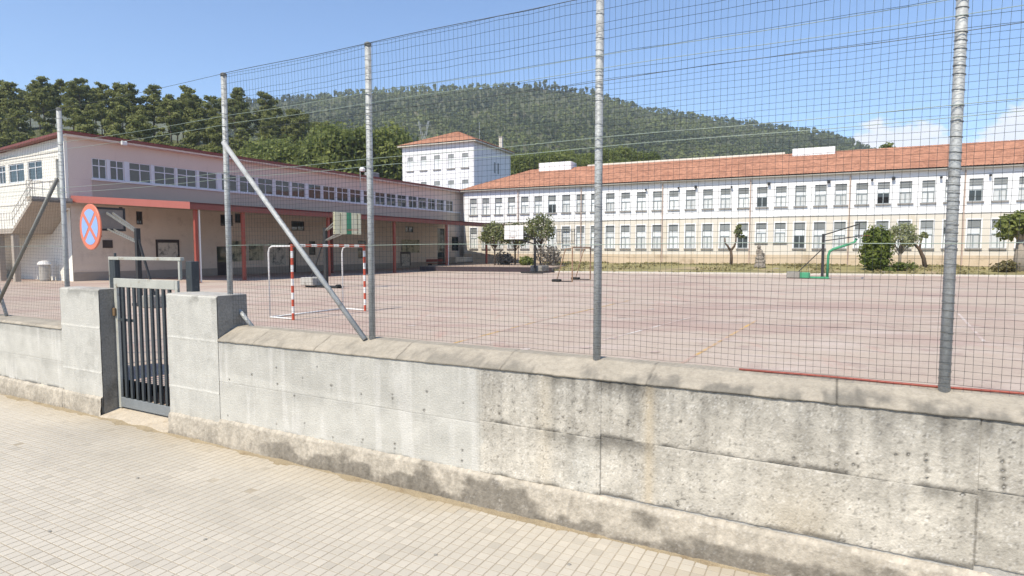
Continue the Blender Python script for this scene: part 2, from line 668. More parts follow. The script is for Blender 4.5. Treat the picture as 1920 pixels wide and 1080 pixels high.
M['court'] = court_mat()
M['yellow_line'] = pmat('worn_yellow_line', (.56, .36, .12), .85, .15, 2, 40, .05, c2=(.45, .33, .27), c2_amt=.85, c2_scale=1.6)
M['white_line'] = pmat('worn_white_line', (.62, .57, .52), .85, .1, 2, 40, .05, c2=(.45, .34, .29), c2_amt=.9, c2_scale=1.8)
M['grass'] = pmat('dry_lawn', (.26, .23, .10), .95, .25, .5, 12, .5, c2=(.36, .28, .17), c2_amt=.55, c2_scale=.35)
M['kerb'] = pmat('pale_kerb', (.60, .55, .48), .9, .1, 1, 30, .1)
M['hill_soil'] = pmat('hill_undergrowth', (.085, .092, .04), .95, .4, .03, .5, .2, c2=(.15, .125, .07), c2_amt=.35, c2_scale=.02)
M['band_grey'] = pmat('grey_band', (.36, .34, .30), .9, .1, 1, 30, .1)
M['sign_red'] = pmat('sign_red', (.66, .20, .12), .45, .06, 5, 40, 0)
M['sign_blue'] = pmat('sign_blue', (.28, .42, .74), .45, .06, 5, 40, 0)
M['sign_back'] = pmat('sign_back_grey', (.4, .4, .4), .5, .06, 5, 40, 0)
M['poster'] = pmat('pale_poster', (.55, .50, .42), .8, .1, 2, 10, 0, c2=(.10, .10, .09), c2_amt=.55, c2_scale=2.2)
M['mural'] = pmat('painted_mural', (.46, .42, .28), .8, .15, 2, 10, 0, c2=(.05, .065, .05), c2_amt=.62, c2_scale=1.3)
M['tiles_dark'] = pmat('dark_door', (.055, .045, .042), .6, .2, 2, 20, 0)
M['brown_red'] = pmat('brownish_red_post', (.16, .055, .045), .6, .2, 2, 20, 0)
# ================================================================== SETTING: ground, road, court, hills
W_ANG = math.radians(28.1)
WU = np.array([math.cos(W_ANG), -math.sin(W_ANG), 0])      # along the street wall, to the right
WV = np.array([math.sin(W_ANG), math.cos(W_ANG), 0])       # away from the street
WO = np.array([-4.661, 8.011, 0.0])                        # foot of the wall at the right gate pillar
W_RZ = -W_ANG


def wall_uv(x, y, d):
    P = on_plane(x, y, WO + WV * d, WV)
    return np.dot(P - WO, WU), P[2]


def w2(u, v, z=0.0):
    return WO + WU * u + WV * v + np.array([0, 0, z])


COURT_Z = 0.5
g = MB()
n = 24
g.face([(1420 * math.cos(2 * math.pi * k / n), 1420 * math.sin(2 * math.pi * k / n), -0.16) for k in range(n)])
tag(g.build('ground', M['soil']), kind='structure')

road = MB()
road.face([w2(-60, -3.62, -0.12), w2(-60, -14, -0.12), w2(60, -14, -0.12), w2(60, -3.62, -0.12)])
tag(road.build('road', M['asphalt']), kind='structure')
k = MB()
for i in range(60):
    a, b = -30 + i, -30 + i + 0.99
    k2 = MB()
    k.face([w2(a, -3.62, .01), w2(b, -3.62, .01), w2(b, -3.48, .01), w2(a, -3.48, .01)])
    k.face([w2(a, -3.62, -.12), w2(b, -3.62, -.12), w2(b, -3.62, .01), w2(a, -3.62, .01)])
tag(k.build('kerb', M['kerb']), kind='structure')

# court: one worn painted sheet from the street wall to the lawn and the arcade
KL = np.array([3.64, 51.0, 0]); KR = np.array([36.2, 43.1, 0])
kd = (KR - KL) / np.linalg.norm(KR - KL)
c = MB()
P = [w2(-40, .34, COURT_Z), w2(60, .34, COURT_Z), KL + kd * 78 + np.array([0, 0, COURT_Z]), KL - kd * 3 + np.array([0, 0, COURT_Z]),
     np.array([-2, 75, COURT_Z]), np.array([-60, 80, COURT_Z]), np.array([-75, 60, COURT_Z])]
c.face(P)
tag(c.build('court', M['court']), kind='structure')


def ground_line(name, pts, w, mat, z):
    mb = MB()
    for a, b in zip(pts[:-1], pts[1:]):
        a, b = np.array(a, float), np.array(b, float)
        t = (b - a) / np.linalg.norm(b - a)
        s = np.array([-t[1], t[0]]) * w / 2
        mb.face([(*(a - s), z), (*(b - s), z), (*(b + s), z), (*(a + s), z)])
    return tag(mb.build(name, mat), kind='structure')


LB_D = np.array([.496, .868]); LB_D /= np.linalg.norm(LB_D)     # the way the arcade building and the court run
LB_M = np.array([LB_D[1], -LB_D[0]])
z1 = COURT_Z + .004
for k_, (a, b, m_) in enumerate([((-1.29, 12.51), (.58, 16.17), 'yellow_line'), ((2.92, 10.28), (6.93, 16.78), 'yellow_line'),
                    ((13.86, 18.46), (10.25, 12.87), 'white_line'), ((2.0, 13.0), (5.6, 17.9), 'white_line'),
                    ((-3.0, 19.5), (16, 12.2), 'white_line'), ((-2, 24.5), (24, 15.0), 'white_line'),
                    ((.58, 16.17), (4.8, 23.6), 'yellow_line')]):
    ground_line('court_line', [a, b], .07, M[m_], z1 + .0004 * k_)
# lawn kerb and lawn bank up to the long building
FB_E = np.array([.905, -.425, 0]); FB_E /= np.linalg.norm(FB_E)
FB_N = np.array([-FB_E[1], FB_E[0], 0])                       # into the building
FB_O = np.array([-5.7, 72.6, 0.0])
FB_Z = 1.0


def fb(t, v=0, z=0.0):
    return FB_O + FB_E * t + FB_N * v + np.array([0, 0, z])


kb = MB()
i0 = 0
for i in range(78):
    a, b = KL + kd * (i + .0), KL + kd * (i + .985)
    pn = np.array([-kd[1], kd[0], 0])
    lo, hi = COURT_Z - .1, COURT_Z + .10
    for f in ([a + [0, 0, lo], b + [0, 0, lo], b + [0, 0, hi], a + [0, 0, hi]],
              [a + [0, 0, hi], b + [0, 0, hi], b + pn * .9 + [0, 0, hi], a + pn * .9 + [0, 0, hi]]):
        kb.face(f)
tag(kb.build('lawn_kerb', M['kerb']), kind='structure')

nu, nv = 120, 16
vs = []
for j in range(nv):
    for i in range(nu):
        a = KL + kd * (i / (nu - 1) * 77) + np.array([-kd[1], kd[0], 0]) * .85
        b = fb(10 + i / (nu - 1) * 58, .15)
        q = j / (nv - 1)
        p = a * (1 - q) + b * q
        p[2] = (COURT_Z + .07) * (1 - q) + FB_Z * q + .10 * math.sin(math.pi * q) + .08 * fbm(np.array(p[0] * .5), np.array(p[1] * .5), 3, 40) * math.sin(math.pi * q)
        vs.append(p)
tag(link('lawn', mesh_np('lawn', vs, grid_faces(nu, nv), M['grass'], smooth=True)), kind='structure')
lawn_pts = np.array(vs)

# ---- hills
SK = np.array([(-3000, 250), (-800, 215), (0, 205), (515, 185), (600, 178), (700, 168), (850, 163), (950, 158), (1020, 160), (1100, 170), (1150, 185),
               (1200, 200), (1290, 212), (1400, 228), (1500, 240), (1560, 250), (1610, 270), (1680, 296), (1800, 325), (2100, 370), (2600, 410), (5000, 440)], float)
NK = np.array([(-3000, 200), (-600, 165), (-100, 158), (0, 160), (100, 153), (200, 166), (300, 172), (380, 184), (460, 182), (520, 197), (560, 210), (620, 230),
               (700, 268), (760, 305), (850, 350), (960, 420), (1100, 470), (5000, 470)], float)
YF = 1000.0


def hill_z(px, Y):
    px, Y = np.asarray(px, float), np.asarray(Y, float)
    yt = np.interp(px, SK[:, 0], SK[:, 1])
    zr = 2.5 + (467 - (yt + 8)) / F_PX * YF
    t = np.clip((Y - 120) / (YF - 120), 0, 1.6)
    far = 2 + (zr - 2) * np.where(t < 1, t ** 1.6, 1 - (t - 1) * .9)
    far = far + 26 * (fbm(px / 210, Y / 120, 3, 60) - .5) * np.clip(t * (1 - t) * 4, 0, 1)
    yn = np.interp(px, NK[:, 0], NK[:, 1])
    zn = 2.5 + (467 - (yn + 92)) / F_PX * 165
    tn = np.clip((Y - 98) / 67, 0, 1)
    near = 1.5 + (zn - 1.5) * sstep(-.15, 1, tn) * np.where(Y > 165, np.clip(1 - (Y - 165) / 160, 0, 1), 1)
    w = sstep(640, 900, px) * (1 - sstep(1350, 1750, px))
    belt = 14 * np.exp(-((Y - 185) / 38) ** 2) * w
    return np.maximum(np.maximum(far, near) + belt * (1 - sstep(260, 330, Y)), -.4)


pxs = np.arange(-3000, 5001, 50.0)
Ys = np.concatenate([np.arange(84, 200, 8), np.arange(200, 420, 20), np.arange(420, 1330, 35)]).astype(float)
PX, YY = np.meshgrid(pxs, Ys)
ZZ = hill_z(PX, YY)
ZZ[0, :] = -.5
XX = np.clip((PX - 960) / F_PX * YY, -1380, 1380)
keep = np.stack([XX.ravel(), YY.ravel(), ZZ.ravel()], 1)
tag(link('hill', mesh_np('hill', keep, grid_faces(len(pxs), len(Ys)), M['hill_soil'], smooth=True)), kind='structure')


def hill_at(X, Y):
    return float(hill_z(960 + F_PX * X / Y, Y))


# ---- foliage builders
def leaf_quads(centers, size, seed, flat=0.0, aspect=1.5, jit=.45, out=None):
    """one small quad per centre; leaves lie roughly across the direction out of their clump, with much scatter"""
    r = np.random.RandomState(seed)
    n = len(centers)
    nr = r.normal(size=(n, 3)) * .62
    if out is not None:
        nr = nr + out
    nr /= np.linalg.norm(nr, axis=1)[:, None]
    a = r.normal(size=(n, 3))
    a[:, 2] *= (1 - flat)
    a -= nr * np.sum(a * nr, 1)[:, None]
    a /= np.linalg.norm(a, axis=1)[:, None]
    b = np.cross(nr, a)
    s = size * (1 + jit * (r.rand(n) * 2 - 1))
    a *= (s * aspect * .5)[:, None]
    b *= (s * .5)[:, None]
    V = np.stack([centers - a - b * .5, centers + a * .2 - b, centers + a + b * .4, centers - a * .1 + b], 1).reshape(-1, 3)
    Fc = np.arange(n * 4).reshape(n, 4)
    return V, Fc


def crown_mesh(name, blobs, n, size, seed, mat, shell=.55, flat=.2, aspect=1.5):
    """blobs: (x,y,z,rx,ry,rz); leaves fill the outer part of every blob; tint is the leaf's own colour"""
    r = np.random.RandomState(seed)
    w = np.array([b[3] * b[4] + b[4] * b[5] + b[3] * b[5] for b in blobs])
    cnt = np.maximum((w / w.sum() * n).astype(int), 3)
    cs, ts, os_ = [], [], []
    for b, k in zip(blobs, cnt):
        d = r.normal(size=(k, 3))
        d /= np.linalg.norm(d, axis=1)[:, None]
        rad = shell + (1 - shell) * r.rand(k) ** .6
        rad *= 1 + .18 * r.normal(size=k)
        cs.append(np.array(b[:3]) + d * rad[:, None] * np.array(b[3:]))
        os_.append(d + [0, 0, .25])
        bt = r.rand() * .45
        ts.append(np.clip(bt + .55 * r.rand(k), 0, 1))
    cs = np.concatenate(cs)
    ts = np.concatenate(ts)
    V, Fc = leaf_quads(cs, size, seed + 1, flat, aspect, out=np.concatenate(os_))
    return mesh_np(name, V, Fc, mat, {'tint': np.repeat(ts * .9, 4)})


def limb_mesh(name, segs, mat, n=7):
    mb = MB()
    for pts, rr in segs:
        mb.tube(pts, rr, n)
    return mb.mesh(name, mat, smooth=True)


def pine_parts(seed, H=14.0, mat='pine_leaf', dens=1.0):
    r = np.random.RandomState(seed)
    lean = r.uniform(-.5, .5, 2)
    top = np.array([lean[0], lean[1], H])
    segs = [([(0, 0, -1.5), (lean[0] * .3, lean[1] * .3, H * .45), tuple(top * [1, 1, .93])], [.24, .17, .05])]
    blobs = []
    nb = 17
    for i in range(nb):
        q = .38 + .60 * i / (nb - 1)
        az = i * 2.4 + r.uniform(-.5, .5)
        reach = (1.15 - q) * H * .27 * r.uniform(.6, 1.25) + .45
        base = np.array([lean[0] * q, lean[1] * q, H * q])
        tip = base + np.array([math.cos(az) * reach, math.sin(az) * reach, reach * r.uniform(.05, .45)])
        segs.append(([tuple(base), tuple((base + tip) / 2 + [0, 0, -.1]), tuple(tip)], [.07, .05, .02]))
        s = r.uniform(.75, 1.25) * (1.35 - .55 * q)
        blobs.append((*tip, 1.15 * s, 1.15 * s, .75 * s))
        if r.rand() < .6:
            mid = base * .45 + tip * .55
            blobs.append((*mid, .8 * s, .8 * s, .55 * s))
    blobs.append((top[0], top[1], H - .5, .8, .8, .9))
    return (limb_mesh('trunk', segs, M['pine_trunk'], 6),
            crown_mesh('crown', blobs, int(3600 * dens), .33, seed + 5, M[mat], shell=.25, flat=.3, aspect=1.9))


def broad_parts(seed, H=10.0, R=4.0, leaf=.5, n=1500, mat='broad_leaf', trunk_r=.22, bark='bark', low=.28, nb=16):
    r = np.random.RandomState(seed)
    th = H * low
    segs = [([(0, 0, -.6), (r.uniform(-.15, .15), r.uniform(-.15, .15), th), (0, 0, H * .7)], [trunk_r, trunk_r * .8, trunk_r * .25])]
    blobs = []
    for i in range(nb):
        az = i * 2.4 + r.uniform(-.4, .4)
        q = (i + .5) / nb
        el = math.asin(-.55 + 1.5 * q) if -.55 + 1.5 * q < 1 else 1.4
        rr = r.uniform(.55, .8)
        cz = H * (low + (1 - low) * .5)
        tip = np.array([math.cos(az) * math.cos(el) * R * rr, math.sin(az) * math.cos(el) * R * rr, cz + math.sin(el) * H * (1 - low) * .40])
        segs.append(([(0, 0, th * r.uniform(.8, 1.3)), tuple(tip * [.5, .5, .75]), tuple(tip)], [trunk_r * .4, trunk_r * .22, .03]))
        s = r.uniform(.30, .46) * R
        blobs.append((*tip, s, s, s * .8))
    return (limb_mesh('trunk', segs, M[bark], 6), crown_mesh('crown', blobs, n, leaf, seed + 5, M[mat], shell=.3, flat=.1))


def place_tree(parts, X, Y, z, s, rz, label, group=None, name='tree', cat='tree', sz=1.0):
    t = thing(name, label, cat, (X, Y, z), rz, group)
    t.scale = (s, s, s * sz)
    link('trunk', parts[0], t)
    link('crown', parts[1], t)
    return t


pines = [pine_parts(100 + i * 7, 14.0) for i in range(6)]
broads = [broad_parts(300 + i * 9, 11.0, 4.2, .27, 7000, nb=28) for i in range(5)]


def px_tree(parts, px, Y, ytop, label, group=None, name='pine_tree', Hm=14.0, sz=1.0, rz=None):
    """a tree standing on the slope at depth Y in the direction px, scaled so that its top reaches the height read at ytop"""
    X = (px - 960) / F_PX * Y
    z = hill_at(X, Y) - .2
    top = 2.5 + (467 - ytop) / F_PX * Y
    s = max((top - z) / Hm, .4)
    return place_tree(parts, X, Y, z, s / sz ** .5, random.uniform(0, 6.28) if rz is None else rz, label, group, name, 'tree', sz)


SKY_PINES = [
    (22, 150, 160, 'tall dark pine at the far left edge of the hillside skyline'),
    (98, 152, 154, 'broad bushy pine forming the highest dark hump of the left skyline'),
    (128, 156, 160, 'pine crowding against the right side of the highest hump on the left skyline'),
    (166, 150, 158, 'lone rounded pine on the skyline just right of the notch beside the highest hump'),
    (208, 158, 165, 'pine with flat olive crown on the skyline between the rounded pine and the thin one'),
    (237, 154, 164, 'thin pine with small tufted top standing above its neighbours on the skyline'),
    (300, 157, 168, 'pine with reddish olive crown on the skyline left of the second fence post'),
    (362, 160, 172, 'wide flat pine on the skyline touching the second fence post from the left'),
    (456, 158, 172, 'upright pine on the skyline just right of the second fence post'),
    (503, 160, 183, 'narrow dark pine standing where the near wood meets the far hill'),
]
for k_, (px, Y, yt, lb) in enumerate(SKY_PINES):
    px_tree(pines[k_ % 6], px, Y, yt, lb, 'pines on the left skyline')
LB = 'pine in the packed wood on the slope behind the arcade building'
rows = [(109, 12.6), (119, 12.2), (130, 12.0), (141, 11.9), (152, 11.8), (163, 11.8)]
for ri, (Y0, H0) in enumerate(rows):
    px = -260 + (ri % 2) * 22
    while px < 760 - ri * 4:
        Y = Y0 + random.uniform(-3, 3)
        p = px + random.uniform(-14, 14)
        X = (p - 960) / F_PX * Y
        if not (ri < 3 and p > 470):
            s = H0 / 14.0 * random.uniform(.82, 1.08)
            place_tree(pines[random.randrange(6)], X, Y, hill_at(X, Y) - .3, s, random.uniform(0, 6.28), LB, 'pines of the wood behind the arcade', 'pine_tree', 'tree', random.uniform(.95, 1.05))
        px += 5.6 / Y * F_PX * random.uniform(.8, 1.25)

MID = [(520, 104, 262, 'bright green round leafy tree behind the arcade roof near the slanting brace'),
       (560, 100, 272, 'light green leafy tree standing right of the bright round one behind the roof'),
       (604, 106, 258, 'grey green leafy tree in the middle of the leafy row behind the arcade roof'),
       (655, 100, 245, 'dark green leafy tree rising left of the third fence post behind the roof'),
       (708, 104, 240, 'big dark leafy tree just right of the third fence post behind the roof'),
       (742, 112, 262, 'leafy tree touching the left wall of the white tower block'),
       (490, 112, 275, 'small shaded leafy tree at the left end of the leafy row behind the roof'),
       (630, 122, 238, 'tall leafy tree looking over the leafy row behind the arcade roof')]
for k_, (px, Y, yt, lb) in enumerate(MID):
    X = (px - 960) / F_PX * Y
    top = 2.5 + (467 - yt) / F_PX * Y
    z = max(hill_at(X, Y) - .3, 0)
    place_tree(broads[k_ % 5], X, Y, z, (top - z) / 11.0, k_ * 1.7, lb, 'leafy trees behind the arcade roof', 'leafy_tree')
BL = 'leafy tree in the bright green belt behind the long tiled roof'
for k_ in range(46):
    px = 900 + k_ * 9.5 + random.uniform(-6, 6)
    Y = [165, 180, 195, 212][k_ % 4] + random.uniform(-5, 5)
    X = (px - 960) / F_PX * Y
    z = hill_at(X, Y) - .3
    place_tree(broads[k_ % 5], X, Y, z, random.uniform(.95, 1.3) * (1 - .25 * float(sstep(1150, 1330, px))), k_ * 2.1, BL, 'leafy trees behind the long building', 'leafy_tree')
_X = (1655 - 960) / F_PX * 130
place_tree(broad_parts(777, 25.0, 1.75, .35, 700, 'broad_leaf', .25, 'bark', .80, 14), _X, 130.0, .5, 1.0, 0, 'lone dark round tree poking above the long tiled roof beside the cloud', None, 'lone_tree')

# ---- the far wood: one mass of thousands of crowns on the hill
def far_wood():
    r = np.random.RandomState(5)
    V, Fc, T = [], [], []
    temps = []
    for i in range(8):
        k = 42
        d = r.normal(size=(k, 3))
        d /= np.linalg.norm(d, axis=1)[:, None]
        rad = .45 + .5 * r.rand(k)
        cz = d * rad[:, None]
        if i % 2:
            cz[:, :2] *= .75
            cz[:, 2] = cz[:, 2] * 1.25 + .1
        v, f = leaf_quads(cz, .54, 900 + i, .1, 1.3, out=d * 1.1 + [0, 0, .3])
        temps.append((v, f, np.repeat(r.rand(k) * .14 , 4)))
    pts = []
    Y = 205.0
    while Y < 1010:
        sp = 4.6 + Y * .0045
        px = 380.0 if Y > 330 else 560.0
        while px < 1860:
            p = px + r.uniform(-.5, .5) * sp / Y * F_PX
            y = Y + r.uniform(-.5, .5) * sp
            pts.append((p, y))
            px += sp / Y * F_PX
        Y += sp * .95
    pts = np.array(pts)
    keep_ = r.rand(len(pts)) < (.97 - .25 * (fbm(pts[:, 0] / 55, pts[:, 1] / 45, 3, 71) > .62))
    pts = pts[keep_]
    z = hill_z(pts[:, 0], pts[:, 1])
    X = (pts[:, 0] - 960) / F_PX * pts[:, 1]
    tone = fbm(pts[:, 0] / 70, pts[:, 1] / 60, 4, 81)
    off = 0
    vi = r.randint(0, 8, len(pts))
    for i in range(8):
        idx = np.where(vi == i)[0]
        tv, tf, tt = temps[i]
        nn = len(idx)
        R = r.uniform(2.0, 3.7, nn) * (1 + .5 * (r.rand(nn) < .08))
        Hs = R * r.uniform(.8, 1.2, nn)
        a = r.uniform(0, 6.28, nn)
        ca, sa = np.cos(a), np.sin(a)
        x = (tv[None, :, 0] * ca[:, None] - tv[None, :, 1] * sa[:, None]) * R[:, None] + X[idx][:, None]
        y = (tv[None, :, 0] * sa[:, None] + tv[None, :, 1] * ca[:, None]) * R[:, None] + pts[idx, 1][:, None]
        zz = tv[None, :, 2] * Hs[:, None] + (z[idx] + Hs * .75 + .5)[:, None]
        V.append(np.stack([x, y, zz], 2).reshape(-1, 3))
        Fc.append((tf[None] + (np.arange(nn) * len(tv))[:, None, None]).reshape(-1, 4) + off)
        T.append((tt[None] + (np.clip((tone[idx] - .32) * 1.9, 0, .75) + r.uniform(-.06, .10, nn))[:, None]).ravel())
        off += nn * len(tv)
    me = mesh_np('far_wood', np.concatenate(V), np.concatenate(Fc), M['far_leaf'], {'tint': np.clip(np.concatenate(T), 0, 1)})
    o = link('far_wood', me)
    tag(o, 'dense green wood covering the whole far hill', 'wood', None, 'stuff')


far_wood()

# power pylon and mast on the hill
def px_at(px, Y):
    return (px - 960) / F_PX * Y


def pylon():
    Y = 470.0
    X = px_at(797, Y)
    z0 = hill_at(X, Y) - 1
    zt = 2.5 + (467 - 231) / F_PX * Y
    t = thing('power_pylon', 'pale lattice power pylon with forked head on the hill left of the tower roof', 'pylon', (X, Y, z0))
    h = zt - z0
    b = MB()
    wst = .55
    for sx in (-1, 1):
        for sy in (-1, 1):
            b.bar((sx * 1.7, sy * 1.7, 0), (sx * wst, sy * wst, h * .62), .34, .34)
    for i in range(7):
        q0, q1 = i / 7, (i + 1) / 7
        w0, w1 = 1.7 + (wst - 1.7) * q0, 1.7 + (wst - 1.7) * q1
        for sy in (-1, 1):
            b.bar((-w0, sy * w0, h * .62 * q0), (w1, sy * w1, h * .62 * q1), .2, .2)
            b.bar((w0, sy * w0, h * .62 * q0), (-w1, sy * w1, h * .62 * q1), .2, .2)
    b.build('lattice_body', M['galv'], t)
    b = MB()
    for sx in (-1, 1):
        for sy in (-.5, .5):
            b.bar((sx * wst, sy, h * .62), (sx * 4.2, sy, h), .32, .32)
            b.bar((sx * wst * .2, sy, h * .70), (sx * 3.4, sy, h), .2, .2)
    b.bar((-6, 0, h * .93), (6, 0, h * .93), .3, .3)
    b.build('forked_head', M['galv'], t)


pylon()
Y = 430.0
mt = thing('radio_mast', 'thin pale mast on the hill above the tower roof', 'mast', (px_at(900, Y), Y, hill_at(px_at(900, Y), Y) - 1))
hh = 2.5 + (467 - 233) / F_PX * Y - mt.location.z
MB().tube([(0, 0, 0), (0, 0, hh)], [.3, .14], 6).build('pole', M['galv'], mt)
b = MB()
for zz in (.7, .85, .97):
    b.bar((-.7, 0, hh * zz), (.7, 0, hh * zz), .14, .14)
b.build('crossarm', M['galv'], mt)
# ================================================================== STREET WALL, PAVEMENT, GATE, FENCE  (local frame: x along the wall, y away from the street)
def wall_thing(name, label, cat, u=0, group=None):
    p = w2(u, 0, 0)
    return thing(name, label, cat, p, W_RZ, group)


HOLES = []       # formwork holes: (u, z, radius)
for px, y in [(518, 690), (520, 721), (552, 743), (567, 709), (594, 689), (620, 723), (622, 724), (677, 740), (735, 740), (736, 748), (800, 735), (795, 770), (868, 756),
              (935, 762), (936, 776), (1007, 786), (1088, 774), (1178, 790), (1177, 797), (1276, 791), (1488, 860), (1608, 851), (1680, 853), (1703, 852),
              (1805, 928), (1806, 929), (1737, 854), (1737, 865), (1738, 897), (1880, 868), (1881, 884), (1883, 898), (1883, 914), (1568, 872), (1600, 872), (1609, 876),
              (521, 810), (571, 794), (624, 821), (680, 825), (740, 842), (867, 845), (866, 865), (933, 857), (1085, 906), (678, 830), (740, 833),
              (1270, 941), (1272, 948), (1374, 965), (430, 712), (427, 780), (472, 703), (518, 796)]:
    u_, z_ = wall_uv(px, y, 0)
    HOLES.append((u_, z_, random.uniform(.006, .011)))


def field(u, z):
    """colour and relief of the cast concrete, by position along the wall (u) and height (z)"""
    n1 = fbm(u * 3.2, z * 3.2, 5, 1)
    n2 = fbm(u * 14, z * 14, 4, 9)
    n3 = fbm(u * 40, z * 40, 3, 17)
    st = fbm(u * 9, z * .9, 4, 25)                       # vertical run-off streaks
    st2 = fbm(u * 24, z * 1.5, 3, 33)
    w = sstep(4.86, 5.0, u + .10 * (n2 - .5))                             # the plain light length ends at a patch edge; weathered beyond
    pale = np.array([.495, .478, .425])
    old = np.array([.520, .480, .405])
    c = pale[None] * (1 - w[:, None]) + old[None] * w[:, None]
    c = c * (1 + (.16 + .12 * w) * (n1 - .5) * 2)[:, None]
    c = c * (1 + (.08 + .24 * w) * (n2 - .5))[:, None] * (1 + (.04 + .26 * w) * (n3 - .5))[:, None]
    # pale vertical streaks on the light part
    ps = sstep(.56, .70, st) * (1 - w)
    c = c * (1 - .55 * ps[:, None]) + np.array([.60, .58, .53])[None] * .55 * ps[:, None]
    upper = sstep(.86, .92, z + .03 * (u - 3)) * (1 - w)
    c = c * (1 - .10 * upper[:, None])
    # grey run-off from the coping on the weathered part
    top = sstep(.55, 1.36, z + .25 * (st - .5)) * w
    c = c * (1 - .22 * (top * sstep(.40, .68, st))[:, None])
    c = c * (1 - .13 * (sstep(.55, .72, st2) * w * (.35 + .65 * sstep(.3, 1.2, z)))[:, None])
    dist = np.clip(1.345 - z, 0, 2)
    Ld = .08 + .75 * vnoise(u * 8, u * 0, 201) * vnoise(u * 21, u * 0, 202)
    drip = sstep(1.0, .1, dist / Ld) * sstep(.42, .62, vnoise(u * 30, z * .6, 203))
    c = c * (1 - (.17 * w + .07) [:, None] * drip[:, None])
    film = .34 * sstep(.92, 1.36, z + .3 * (n1 - .5)) * w
    c = c * (1 - film[:, None]) + np.array([.35, .335, .30])[None] * (1 + .5 * (n2 - .5) + .4 * (n3 - .5))[:, None] * film[:, None]
    for uj, a_ in ((6.16, .55), (8.79, .60), (5.17, .25)):
        vj = np.exp(-((u - uj + .010 * (n2 - .5)) / .007) ** 2) * a_ * sstep(.30, .5, fbm(u * 0 + uj * 7, z * 4, 3, 211))
        c = c * (1 - vj[:, None])
    bug = sstep(.86, .92, vnoise(u * 55, z * 55, 204)) * sstep(.45, .6, vnoise(u * 3, z * 3, 205))
    c = c * (1 - .55 * (bug * (.25 + .75 * w))[:, None])
    wet = sstep(.45, .62, fbm(u * 1.7, z * 2.2, 5, 51)) * w
    c = c * (1 - .11 * wet[:, None])
    # ochre runs
    for u0, s, a in [(6.58, .045, .65), (7.72, .28, .5), (5.62, .07, .30)]:
        q = np.exp(-((u - u0 + .03 * (st2 - .5)) / s) ** 2) * a * (sstep(1.0, .2, z) if u0 == 7.72 else 1)
        c = c * (1 - q[:, None]) + np.array([.50, .42, .30])[None] * q[:, None]
    q = np.exp(-((u - 6.0) / .16) ** 2) * sstep(.95, .6, z)
    c = c * (1 - .5 * q[:, None]) + np.array([.52, .50, .44])[None] * .5 * q[:, None]
    # light aggregate showing
    c = c + (sstep(.80, .86, vnoise(u * 95, z * 95, 63)) * w * .11)[:, None]
    c = c * (1 - sstep(.80, .87, vnoise(u * 80 + 9, z * 80, 64)) * w * .35)[:, None] if False else c * (1 - (sstep(.80, .87, vnoise(u * 80 + 9, z * 80, 64)) * w * .35)[:, None])
    h = .004 * (n1 - .5) + (.0015 + .005 * w) * (n2 - .5) + (.0005 + .004 * w) * (n3 - .5)
    return c, h, w


def pits(u, z, c, h):
    for hu, hz, r in HOLES:
        d2 = (u - hu) ** 2 + (z - hz) ** 2
        k = np.exp(-d2 / (2 * (r * .75) ** 2))
        h -= .022 * k
        k2 = np.clip(k * 1.3, 0, 1)
        c *= (1 - .88 * k2)[:, None]
        # small drip under each hole
        dr = np.exp(-((u - hu) / .010) ** 2) * sstep(hz - .16, hz - .01, z) * (z < hz) * .16
        c *= (1 - dr)[:, None]
    return c, h


